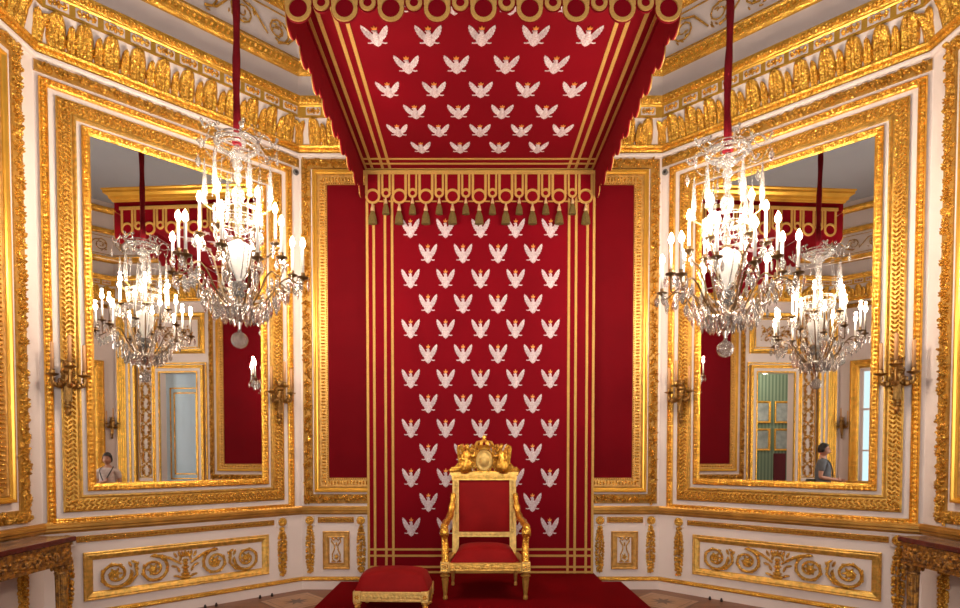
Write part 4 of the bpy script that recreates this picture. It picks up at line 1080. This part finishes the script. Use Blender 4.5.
            if tier == 0:
                for (rr, zz) in ((0.20,2.84),(0.30,2.94),(0.42,3.06)): drops.append((rr*Rk/R_*ca_, rr*Rk/R_*sa_, zz-0.01, rng.choice((prism_me, leaf_me))))
                drops.append((0.50*Rk/R_*ca_, 0.50*Rk/R_*sa_, 3.03, leaf_me))
                for (rr, zz) in ((0.25,2.88),(0.35,3.00),(0.46,3.05),(0.22,2.81),(0.30,2.88)): drops.append((rr*Rk/R_*ca_+0.02, rr*Rk/R_*sa_-0.015, zz, pend_me))
    for k in range(20):
        a = 2*PI*k/20; drops.append((0.14*math.cos(a), 0.14*math.sin(a), 2.80, prism_me))
    for k in range(6):
        a = k*PI/3; drops.append((0.345*math.cos(a), 0.345*math.sin(a), 4.16, pend_me))
    rng.shuffle(drops)
    for (dx_, dy_, z, me_) in drops[:100]:
        o = bpy.data.objects.new('crystal_drop', me_); C.objects.link(o); o.parent = t; o.location = (dx_, dy_, z); o.rotation_euler = (0,0,rng.uniform(0, 3))
    q = MB()
    for (dx_, dy_, z, me_) in drops[100:]:
        a = rng.uniform(0, 3); vs = [(dx_+v.co.x*math.cos(a)-v.co.y*math.sin(a), dy_+v.co.x*math.sin(a)+v.co.y*math.cos(a), z+v.co.z) for v in me_.vertices]
        q.add(vs, [tuple(p.vertices) for p in me_.polygons])
    if q.v: tag(obj('crystal_drops', q, M['crystal'], t), kind='stuff')
    # obelisk spikes, hanging chains and bead swags
    for k in range(6):
        a = k*PI/3+0.2; ca_, sa_ = math.cos(a), math.sin(a); R = 0.27
        q = MB().lathe([(0.012,3.70),(0.026,3.715),(0.020,3.735),(0.012,3.76),(0.022,3.785),(0.024,3.83),(0.012,4.02),(0.003,4.10)], c=(R*ca_,R*sa_,0), n=6)
        sp = obj('crystal_spike', q, M['crystal'], t)
        obj('bracket', MB().tube([(R*ca_,R*sa_,3.705),(0.24*ca_,0.24*sa_,3.68),(0.19*ca_,0.19*sa_,3.65)], 0.006, 5), M['gold_pale'], sp)
        def beads(p0, p1, sag, n, r):
            mb = MB(); pl_ = []
            for j in range(n+1):
                s = j/n; p = Vector(p0).lerp(Vector(p1), s); p.z -= sag*4*s*(1-s); mb.ball(p, r, 6, 4); pl_.append(p)
            mb.tube(pl_, r*0.25, 4)
            return mb
        obj('bead_chain', beads((0.345*ca_,0.345*sa_,4.26), (0.30*math.cos(a+PI/3),0.30*math.sin(a+PI/3),4.26), 0.09, 16, 0.0065), M['crystal'], t)
        obj('bead_chain', beads((0.17*ca_,0.17*sa_,4.21), (0.21*ca_,0.21*sa_,3.78), 0.02, 16, 0.0055), M['crystal'], t)
        obj('bead_swag', beads((0.20*ca_,0.20*sa_,3.56), (0.045*ca_,0.045*sa_,3.08), 0.06, 22, 0.0075), M['crystal'], t)
        obj('bead_swag', beads((0.29*ca_,0.29*sa_,3.42), (0.05*ca_,0.05*sa_,2.93), 0.09, 24, 0.0075), M['crystal'], t)
    return t
chandelier(-2.145, 4.97, 0.0, 0.0, 'lit crystal chandelier on a red cord left of the canopy')
chandelier(2.11, 4.93, -0.085, 0.35, 'lit crystal chandelier on a red cord right of the canopy')

# ------------------------------------------------------------------ candle sconces
def sconce(w, x, zc, label):
    loc, r = wall_loc(w)
    t = thing('wall_sconce', label, 'wall lamp', (loc[0]+x*math.cos(r), loc[1]+x*math.sin(r), zc), r, 'three-armed bronze candle sconces on the mirror frames')
    T = Matrix.Diagonal((1, 0.6, 1, 1))
    q = MB().lathe([(0.006,-0.34),(0.018,-0.325),(0.026,-0.30),(0.018,-0.28),(0.010,-0.265),(0.028,-0.255),(0.032,-0.235),(0.022,-0.225),(0.030,-0.16),(0.044,-0.02),(0.052,0.04),(0.046,0.06),(0.060,0.08),(0.052,0.10),(0.030,0.13)], c=(0,-0.060,0), n=12)
    for k in range(8):
        x_ = -0.028+k*0.008; q.box(x_-0.0025, x_+0.0025, -0.098, -0.06, -0.20, -0.06)
    q.box(-0.03, 0.03, -0.05, 0.0, -0.09, 0.07)
    obj('backplate', q, M['bronze'], t)
    q = MB(); q.ball((0,-0.075,0.150), 0.042, 10, 7, (1,0.9,1.1))
    for s in (-1, 1): q.ball((s*0.016,-0.110,0.158), 0.008, 6, 4); q.tube([(s*0.03,-0.085,0.18),(s*0.055,-0.085,0.20),(s*0.050,-0.085,0.165)], [0.010,0.008,0.005], 5)
    q.ball((0,-0.117,0.145), 0.010, 6, 4); q.tube([(0,-0.075,0.185),(0,-0.075,0.215)], [0.012,0.005], 6)
    for k in range(10): a = k*PI/5; q.ball((0.045*math.cos(a),-0.085,0.07+0.028*math.sin(a)), 0.016, 6, 4)
    obj('mask', q, M['bronze'], t, smooth=True)
    for (ex, ey, ez, ch) in ((-0.125,-0.125,0.03,0.305), (0.125,-0.125,0.03,0.305), (0.0,-0.215,0.10,0.30)):
        P = catmull([(ex*0.15,-0.08,-0.02),(ex*0.45,ey*0.75,-0.065),(ex*0.85,ey*0.95,-0.055),(ex*1.02,ey,-0.02),(ex,ey,ez)], 4)
        q = MB().tube(P, [0.019-0.006*i/len(P) for i in range(len(P))], 7)
        q.ball((ex*0.6, ey*0.85, -0.055), 0.030, 7, 5); q.ball((ex*0.35, ey*0.7, -0.01), 0.024, 6, 4); q.ball((ex*0.9, ey*0.95, -0.045), 0.024, 6, 4); q.ball((ex*0.98, ey*0.98, 0.0), 0.019, 6, 4)
        q.tube(catmull([(ex*0.5,ey*0.8,-0.06),(ex*0.65,ey*0.9,-0.01),(ex*0.5,ey*0.85,0.01),(ex*0.42,ey*0.8,-0.01)], 3), 0.007, 5)
        arm = obj('arm', q, M['bronze'], t)
        q = MB().lathe([(0.010,ez-0.01),(0.028,ez),(0.052,ez+0.012),(0.056,ez+0.020),(0.022,ez+0.022),(0.020,ez+0.055),(0.024,ez+0.060),(0.015,ez+0.062)], c=(ex,ey,0), n=12)
        obj('drip_cup', q, M['bronze'], arm)
        cd = obj('candle', MB().lathe([(0.0155,ez+0.055),(0.0150,ez+ch),(0.010,ez+ch+0.008)], c=(ex,ey,0), n=10), M['candle_tan'], t, smooth=True)
        obj('wick', MB().lathe([(0.003,ez+ch+0.006),(0.002,ez+ch+0.022)], c=(ex,ey,0), n=5), M['black'], cd)
    return t
sconce('back_left', WA/2-2.41, 2.25, 'bronze three-candle sconce at the far left mirror frame, nearest the left wall')
sconce('back_left', WA/2-0.31, 2.24, 'bronze three-candle sconce between left mirror and canopy')
sconce('back_right', -WA/2+0.295, 2.25, 'bronze three-candle sconce between canopy and right mirror')
sconce('back_right', -WA/2+2.41, 2.27, 'bronze three-candle sconce at the far right mirror frame, nearest the right wall')
sconce('front_left', WA/2-0.10, 2.25, 'bronze sconce reflected in the right mirror beside the man')
sconce('front_right', -WA/2+0.10, 2.25, 'bronze sconce reflected in the left mirror above the woman')

# ------------------------------------------------------------------ side doorways, pilasters and the rooms behind (seen in the mirrors)
for w in ('left', 'right'):
    loc, r = wall_loc(w); s = -1 if w == 'left' else 1
    num += 1
    a, b_ = sorted((side_x(w, DOOR[0]), side_x(w, DOOR[1])))
    # architrave: mitred frame minus the bottom run
    q, g = MB(), MB()
    for mb, ins in ((q, [(0.0,0.03),(0.05,0.045),(0.09,0.045),(0.09,0)]), (g, [(0.09,0.045),(0.10,0.058),(0.125,0.058),(0.13,0.045)]), (g, [(-0.012,0.0),(-0.012,0.05),(0.012,0.055),(0.02,0.045)]), (g, [(0.13,0.045),(0.135,0.07),(0.165,0.07),(0.17,0.0)]), (g, [(0.20,0.0),(0.205,0.025),(0.235,0.025),(0.24,0)])):
        for (d0, o0), (d1, o1) in zip(ins, ins[1:]):
            for (p0, p1, p2, p3) in (((a-d0, FZ), (a-d0, DOOR[2]+d0), (a-d1, DOOR[2]+d1), (a-d1, FZ)), ((a-d0, DOOR[2]+d0), (b_+d0, DOOR[2]+d0), (b_+d1, DOOR[2]+d1), (a-d1, DOOR[2]+d1)), ((b_+d0, DOOR[2]+d0), (b_+d0, FZ), (b_+d1, FZ), (b_+d1, DOOR[2]+d1))):
                mb.add([(p0[0],-o0,p0[1]),(p1[0],-o0,p1[1]),(p2[0],-o1,p2[1]),(p3[0],-o1,p3[1])], [(0,1,2,3)])
    dr = tag(obj('trim_%d' % num, q, M['white'], loc=loc, rz=r), 'white and gilded surround of the %s side doorway' % w, kind='structure')
    obj('gilded_moulding', g, M['gold'], dr)
    t = thing('overdoor_panel', 'gilt-framed panel above the %s side doorway' % w, 'wall panel', loc, r)
    q = MB().rect_frame(a-0.2, b_+0.2, 4.0, 5.0, [(0,0),(0,0.03),(0.02,0.045),(0.07,0.03),(0.11,0.04),(0.12,0)]); q.rect_frame(a-0.06, b_+0.06, 4.14, 4.86, [(0,0),(0,0.03),(0.02,0.03),(0.03,0)])
    obj('gilded_frame', q, M['gold'], t)
    q = MB(); foliage(q, a+0.1, 4.5, b_-0.1, 4.5, 0.45, 0.0, 3.0); obj('foliage_relief', q, M['gold_leaf'], t)
    # arabesque pilaster and plain ones towards the front corner
    pa, pb = sorted((side_x(w, 0.53), side_x(w, 0.90)))
    t = thing('pilaster', 'broad pilaster carved with gilded arabesques beside the %s side doorway' % w, 'pilaster', loc, r)
    q = MB().box(pa, pb, -0.05, 0, FZ, 5.10); obj('shaft', q, M['white'], t)
    q = MB(); xm = (pa+pb)/2; random.seed(9)
    f_ = MB(); foliage(f_, xm-0.085, 1.0, xm-0.085, 5.0, 0.10, 0.0, 0.8); foliage(f_, xm+0.085, 1.0, xm+0.085, 5.0, 0.10, 0.0, 0.8); q.add([(x_, y_-0.05, z_) for x_, y_, z_ in f_.v], f_.f)
    q2 = MB().rect_frame(pa, pb, 0.95, 5.06, [(0,0),(0,0.012),(0.02,0.014),(0.03,0)])
    q.add([(x_, y_-0.05, z_) for x_, y_, z_ in q2.v], q2.f)
    for k in range(12):
        z = 1.12+k*0.33
        for s_ in (-1, 1):
            q.tube(catmull([(xm,-0.06,z-0.14),(xm+s_*0.10,-0.065,z-0.06),(xm+s_*0.11,-0.065,z+0.05),(xm+s_*0.03,-0.06,z+0.14)], 3), 0.014, 5)
            for j in range(5): q.dome(xm+s_*(0.06+0.02*j), z-0.12+0.055*j, 0.05, 0.028, 0.012, 0.02, s_*(0.5+j*0.4), 5)
        q.dome(xm, z+0.165, 0.05, 0.04, 0.03, 0.03)
    obj('arabesque', q, M['gold_leaf'], t)
    q = MB()
    for k in range(12): q.dome(xm, 1.12+k*0.33, 0.053, 0.055, 0.10, 0.012, 0, 10)
    obj('white_medallions', q, M['white'], t)
    for Y0, Y1, nm in ((0.20, 0.42, 'pale grooved pilaster with gilded edges, nearer the %s doorway'), (0.03, 0.14, 'pale grooved pilaster with gilded edges in the corner past the %s doorway')):
        pa, pb = sorted((side_x(w, Y0), side_x(w, Y1)))
        t = thing('pilaster', nm % w, 'pilaster', loc, r)
        obj('shaft', MB().box(pa, pb, -0.07, 0, FZ, 5.10), M['white'], t)
        q = MB()
        for xx in (pa-0.010, (pa+pb)/2, pb+0.010): q.box(xx-0.026, xx+0.026, -0.085, 0, FZ, 5.10)
        obj('gilded_edge', q, M['gold'], t)

# right side: pale blue panelled door leaf standing in the niche
xd = SX+0.25
q = MB().box(SX+0.25, SX+0.35, DOOR[0]-0.5, DOOR[1]+0.9, FZ, 4.2)
tag(obj('door_1', q, M['blue_door']), 'pale blue panelled door in the right side doorway', kind='structure')
g = MB()
for (ya, yb, za, zb) in ((1.15,1.95,0.9,3.2),(1.15,1.95,-0.05,0.7),(1.25,1.85,1.02,3.08)):
    for (y0_, y1_, z0_, z1_) in ((ya,ya+0.03,za,zb),(yb-0.03,yb,za,zb),(ya,yb,za,za+0.03),(ya,yb,zb-0.03,zb)): g.box(xd-0.015, xd, y0_, y1_, z0_, z1_)
obj('gilded_moulding', g, M['gold'], bpy.data.objects['door_1'])
# left side: neighbouring green room
q = MB(); X1 = -SX-2.4
q.box(X1-0.1, X1, -0.75, 3.2, FZ, 4.4)
tag(obj('wall_green_room', q, M['green']), 'green striped wall of the next room', kind='structure')
q = MB(); q.box(X1, -SX-0.25, -0.80, -0.75, FZ, 4.4); q.box(X1, -SX-0.25, 3.2, 3.3, FZ, 4.4); q.box(X1-0.1, -SX-0.25, -0.8, 3.3, 4.4, 4.5); q.box(X1-0.1, -SX-0.25, -0.8, 3.3, FZ-0.1, FZ)
tag(obj('wall_next_room', q, M['white']), 'pale walls of the next room', kind='structure')
for i, (yy, zz) in enumerate(((0.55,2.75),(0.55,1.95),(-0.33,2.75),(-0.33,1.95))):
    t = thing('painting', '%s landscape painting in gilt frame, %s the green room wall' % (('upper','lower')[i % 2], 'nearer the throne on' if i < 2 else 'farther from the throne on'), 'painting', (X1, yy, zz), PI/2, 'framed landscapes in the green room')
    obj('frame', MB().rect_frame(-0.38, 0.38, -0.32, 0.32, [(0,0),(0,0.04),(0.02,0.05),(0.05,0.03),(0.06,0.01)]), M['gold'], t)
    obj('canvas', MB().box(-0.33, 0.33, -0.012, 0, -0.27, 0.27), M['canvas'], t)
o = obj('screen', MB().box(X1+0.9, X1+0.96, 0.30, 0.62, FZ, 1.55), M['red_panel']); tag(o, 'tall dark red upright panel standing in the green room doorway', 'screen')
ld = bpy.data.lights.new('green_room_fill', 'POINT'); ld.energy = 60; ld.shadow_soft_size = 0.2; ld.color = (1, 0.95, 0.85)  # unseen fill light without a fixture, added to brighten the green room
lo = bpy.data.objects.new('green_room_fill', ld); C.objects.link(lo); lo.location = (-SX-1.3, 1.0, 3.9)

# window behind the camera: frame, bars, glass and daylight entering by it
q = MB(); loc, r = wall_loc('front')
for (a, b_, c, d) in ((-1.1,-1.02,0.75,4.9),(1.02,1.1,0.75,4.9),(-1.1,1.1,0.75,0.83),(-1.1,1.1,4.82,4.9),(-0.04,0.04,0.75,4.9),(-1.1,1.1,3.3,3.38),(-1.1,1.1,2.05,2.10),(-0.56,-0.52,0.75,4.9),(0.52,0.56,0.75,4.9),(-1.1,1.1,1.40,1.44),(-1.1,1.1,2.66,2.70),(-1.1,1.1,4.1,4.14)):
    q.box(a, b_, 0.08, 0.16, c, d)
wn = tag(obj('window_1', q, M['white'], loc=loc, rz=r), 'tall white-barred window behind the camera', kind='structure')
obj('window_pane', MB().box(-1.05, 1.05, 0.11, 0.116, 0.8, 4.85), M['glass'], wn)
ld = bpy.data.lights.new('window_daylight', 'AREA'); ld.shape = 'RECTANGLE'; ld.size = 2.1; ld.size_y = 4.0; ld.energy = WINDOW_W; ld.color = (1.0, 0.88, 0.78)
lo = bpy.data.objects.new('window_daylight', ld); C.objects.link(lo); lo.location = (0, YF-0.35, 2.9); lo.rotation_euler = (PI/2, 0, PI) 
lo.rotation_euler = (-PI/2, 0, 0); lo.rotation_euler = (PI/2, 0, 0)

for n_w, w in ((2, 'front_left'), (3, 'front_right')):
    loc, r = wall_loc(w); q = MB(); wo = 0.12 if w == 'front_left' else -0.12; loc = (loc[0]+wo*math.cos(r), loc[1]+wo*math.sin(r), 0)
    for (a, b_, c, d) in ((-0.75,-0.68,0.60,3.62),(0.68,0.75,0.60,3.62),(-0.75,0.75,0.60,0.68),(-0.75,0.75,3.55,3.62),(-0.03,0.03,0.60,3.62),(-0.75,0.75,2.6,2.65),(-0.75,0.75,1.6,1.64)):
        q.box(a, b_, 0.08, 0.15, c, d)
    wn = tag(obj('window_%d' % n_w, q, M['white'], loc=loc, rz=r), 'gilt-framed window behind the camera on the %s side' % w.split('_')[1], kind='structure')
    obj('window_pane', MB().box(-0.70, 0.70, 0.11, 0.116, 0.65, 3.57), M['glass'], wn)
    g = MB().rect_frame(-0.95, 0.95, 0.50, 3.82, [(0,0),(0,0.04),(0.03,0.06),(0.10,0.035),(0.16,0.05),(0.19,0.03),(0.20,0.0)])
    bead_rect(g, -0.86, 0.86, 0.59, 3.73, 0.04, 0.06, 0.025, 0.02, 0.02)
    obj('gilded_frame', g, M['gold'], wn)

# ------------------------------------------------------------------ two visitors, seen in the mirrors
def skin_mesh(name, V_, E_, R_, material, parent, root=0, sub=2):
    me_ = bpy.data.meshes.new(name); me_.from_pydata(V_, E_, []); me_.update()
    o = bpy.data.objects.new(name, me_); C.objects.link(o)
    sm = o.modifiers.new('skin', 'SKIN')
    if not me_.skin_vertices: me_.attributes  # layer is made by the modifier below
    import bmesh
    bm = bmesh.new(); bm.from_mesh(me_); L = bm.verts.layers.skin.verify(); bm.verts.ensure_lookup_table()
    for i, v in enumerate(bm.verts):
        rr = R_[i]; v[L].radius = rr if isinstance(rr, tuple) else (rr, rr); v[L].use_root = (i == root)
    bm.to_mesh(me_); bm.free()
    sm.use_smooth_shade = True
    ss = o.modifiers.new('sub', 'SUBSURF'); ss.levels = sub; ss.render_levels = sub
    dg = bpy.context.evaluated_depsgraph_get(); ev = o.evaluated_get(dg); m2 = bpy.data.meshes.new_from_object(ev)
    m2.name = name; m2.materials.clear(); m2.materials.append(material)
    m2.polygons.foreach_set('use_smooth', [True]*len(m2.polygons))
    bpy.data.objects.remove(o)
    o = bpy.data.objects.new(name, m2); C.objects.link(o); o.parent = parent
    return o
def person(loc, rz, hgt, top, topmat, skin, female, label):
    # local frame: faces -y, x to the figure's left; unit = standing height 1.8
    t = thing('person', label, 'person', loc, rz)
    k = hgt/1.80; sc_ = lambda P: [(x*k, y*k, z*k) for x, y, z in P]
    sh = 0.185 if female else 0.205
    # body: pelvis 0, spine, neck, legs, arms with hands
    V_ = [(0,0.01,0.96),(0,0,1.10),(0,-0.01,1.26),(0,0.0,1.40),(0,0.015,1.50),(0,0.0,1.56)]
    R_ = [(0.150,0.110),(0.130,0.095),(0.150,0.105),(0.120,0.085),(0.058,0.058),(0.055,0.055)]
    E_ = [(0,1),(1,2),(2,3),(3,4),(4,5)]
    def addc(start, pts, rs):
        prev = start
        for p, rr in zip(pts, rs):
            V_.append(p); R_.append(rr); E_.append((prev, len(V_)-1)); prev = len(V_)-1
        return prev
    for s in (-1, 1):
        e = addc(0, [(s*0.095,0.0,0.86),(s*0.105,-0.01,0.50),(s*0.11,0.02,0.10),(s*0.11,0.01,0.05),(s*0.12,-0.13,0.035)], [0.088,0.060,0.042,0.045,0.035])
        if female: el, wr = (s*0.235,0.02,1.13), (s*-0.02,-0.19,1.17+0.03*s)
        else: el, wr = (s*0.245,0.03,1.13), (s*0.055,-0.235,1.08)
        w_ = addc(3, [(s*sh*0.72,0.0,1.425),(s*sh,0.0,1.395),((s*sh+el[0])/2,0.015,1.27),el,tuple((a+b_)/2 for a, b_ in zip(el, wr)),wr], [0.062,0.056,0.047,0.040,0.036,0.026])
        # hand: palm and five bent fingers
        d = Vector(wr)-Vector(el); d.normalize(); side = d.cross(Vector((0,0,1))).normalized(); up = side.cross(d)
        palm = Vector(wr)+d*0.06
        pm = addc(w_, [tuple(palm)], [0.026])
        for f, (off, ln) in enumerate(((-0.028,0.060),(-0.010,0.072),(0.010,0.068),(0.028,0.055))):
            b0 = palm+up*off+d*0.035; b1 = b0+d*ln*0.5-side*s*0.012; b2 = b1+d*ln*0.25-side*s*0.035
            addc(pm, [tuple(b0), tuple(b1), tuple(b2)], [0.010,0.009,0.008])
        b0 = Vector(wr)+d*0.025+up*0.028; addc(pm, [tuple(b0+up*0.012), tuple(b0+up*0.03+d*0.03)], [0.011,0.009])
    body = skin_mesh('body', sc_(V_), E_, [((r[0]*k, r[1]*k) if isinstance(r, tuple) else (r*k, r*k)) for r in R_], skin, t)
    # head
    q = MB(); n, m_ = 20, 16; hc = Vector((0,-0.012,1.665)); vs = []
    for i in range(m_+1):
        ph = PI*i/m_; z = math.cos(ph)*0.128
        for j in range(n):
            a = 2*PI*j/n; rx, ry = 0.078*math.sin(ph), 0.098*math.sin(ph)
            if z < 0: f = 1+z*2.1; rx *= max(0.5, f+0.12); ry *= max(0.55, f+0.16)
            x, y = rx*math.sin(a), -ry*math.cos(a)
            fr2 = max(0, math.cos(a))
            if y < 0:
                if abs(x) < 0.022 and -0.05 < z < 0.02: y -= 0.020*(0.02-z)/0.07*(1-abs(x)/0.03)  # nose
                if 0.004 < z < 0.035 and 0.014 < abs(x) < 0.05: y += 0.008                            # eye sockets
            vs.append(((hc.x+x)*k, (hc.y+y)*k, (hc.z+z)*k))
    q.add(vs, [(i*n+j, i*n+(j+1)%n, (i+1)*n+(j+1)%n, (i+1)*n+j) for i in range(m_) for j in range(n)])
    for s in (-1, 1): q.ball((s*0.079*k, 0.0, 1.66*k), 0.030*k, 8, 6, (0.35,0.6,1.0))
    q.ball((0,-0.118*k,1.640*k), 0.016*k, 8, 5, (0.8,1.0,1.0))
    head = obj('head', q, skin, t, smooth=True)
    for s in (-1, 1):
        q = MB().ball((s*0.031*k,-0.093*k,1.682*k), 0.0125*k, 8, 6, (1,0.6,0.7)); e = obj('eye', q, M['black'] if not female else M['black'], t)
    obj('mouth', MB().ball((0,-0.092*k,1.603*k), 0.024*k, 8, 5, (1,0.4,0.28)), M['lips'], t, smooth=True)
    # hair cap
    q = MB(); vs = []; n, m_ = 20, 9; dn = 0.62 if not female else 0.66
    for i in range(m_+1):
        for j in range(n):
            a = 2*PI*j/n; front = max(0, math.cos(a)); lim = PI*(dn-0.32*front**0.45); ph = lim*i/m_; bulk = 1.08 if not female else 1.16
            x, y, z = 0.081*bulk*math.sin(ph)*math.sin(a), -0.100*bulk*math.sin(ph)*math.cos(a), 0.130*bulk*math.cos(ph)
            w2 = 1+0.03*math.sin(a*7+i); vs.append((x*w2*k, (hc.y+y*w2)*k, (hc.z+z)*k))
    q.add(vs, [(i*n+j, i*n+(j+1)%n, (i+1)*n+(j+1)%n, (i+1)*n+j) for i in range(m_) for j in range(n)])
    obj('hair', q, M['hair'], t, smooth=True)
    # shirt with short sleeves and trousers: slightly larger skins over the body
    V_, R_, E_ = [(0,0.01,0.90),(0,0.0,1.02),(0,-0.01,1.14),(0,-0.01,1.28),(0,0.0,1.41),(0,0.01,1.455)], ([(0.178,0.130),(0.172,0.125),(0.165,0.118),(0.178,0.128),(0.140,0.100),(0.085,0.08)] if female else [(0.195,0.165),(0.195,0.160),(0.190,0.150),(0.198,0.155),(0.150,0.115),(0.085,0.08)]), [(0,1),(1,2),(2,3),(3,4),(4,5)]
    for s in (-1, 1):
        el = (s*(0.235 if female else 0.245),0.025,1.13)
        addc(4, [(s*sh*0.72,0.0,1.425),(s*sh,0.0,1.395),(s*(sh+0.018),0.010,1.30),(s*(sh+0.028),0.016,1.235)], [0.076,0.072,0.066,0.062])
    obj_s = skin_mesh('shirt', sc_(V_), E_, [((r[0]*k, r[1]*k) if isinstance(r, tuple) else (r*k, r*k)) for r in R_], topmat, t)
    V_, R_, E_ = [(0,0.01,0.98),(0,0.01,0.90)], [(0.165,0.122),(0.170,0.125)], [(0,1)]
    for s in (-1, 1): addc(1, [(s*0.098,0.0,0.80),(s*0.105,-0.01,0.50),(s*0.11,0.02,0.08)], [0.108,0.080,0.066])
    skin_mesh('trousers', sc_(V_), E_, [((r[0]*k, r[1]*k) if isinstance(r, tuple) else (r*k, r*k)) for r in R_], M['denim'], t)
    for s in (-1, 1):
        obj('shoe', MB().ball((s*0.115*k,-0.06*k,0.040*k), 0.14*k, 10, 6, (0.38,1.0,0.30)), M['black'], t, smooth=True)
    # strap across the chest
    q = MB().tube([(x*k, y*k, z*k) for x, y, z in catmull([(-0.10,0.02,1.50),(-0.115,-0.10,1.44),(-0.06,-0.155,1.30),(0.0,-0.165,1.18),(0.02,-0.17,1.10)], 4)], 0.011*k, 6)
    q.tube([(x*k, y*k, z*k) for x, y, z in catmull([(0.10,0.02,1.50),(0.115,-0.10,1.44),(0.07,-0.155,1.30),(0.02,-0.17,1.18),(0.0,-0.175,1.10)], 4)], 0.011*k, 6)
    obj('strap', q, M['black'], t, smooth=True)
    if not female:
        q = MB()
        for s in (-1, 1):
            q.tube([(s*0.033*k+0.024*k*math.cos(a), -0.108*k, 1.680*k+0.018*k*math.sin(a)) for a in [2*PI*i/12 for i in range(12)]], 0.003*k, 4, closed=True)
            q.tube([(s*0.058*k,-0.105*k,1.682*k),(s*0.083*k,-0.05*k,1.682*k),(s*0.084*k,0.0,1.675*k)], 0.003*k, 4)
        q.tube([(-0.010*k,-0.110*k,1.682*k),(0.010*k,-0.110*k,1.682*k)], 0.003*k, 4)
        obj('glasses', q, M['black'], t)
        q = MB()
        for s in (-1, 1): q.ball((s*0.090*k, 0.0, 1.66*k), 0.042*k, 10, 6, (0.4,0.9,1.0))
        q.tube([(0.092*k*math.sin(a), 0.0, 1.67*k+0.150*k*math.cos(a)) for a in [-PI/2+PI*i/12 for i in range(13)]], 0.008*k, 6)
        obj('headphones', q, M['black'], t, smooth=True)
    return t
person((-2.25, 1.67, FZ), 0.65, 1.95, None, M['shirt_grey'], M['skin'], False, 'man in grey T-shirt, glasses and headphones reflected in the right mirror')
person((1.90, 1.38, FZ), -1.85, 1.74, None, M['shirt_white'], M['skin_dark'], True, 'dark-haired woman in pale short-sleeved top, arms crossed, reflected in the left mirror')
o = obj('shoulder_bag', MB().bevbox(-0.13,0.13,-0.05,0.05,0,0.20,0.03), M['black'], loc=(-2.28, 1.91, FZ+0.98)); tag(o, 'black bag hanging at the back of the man', 'bag')
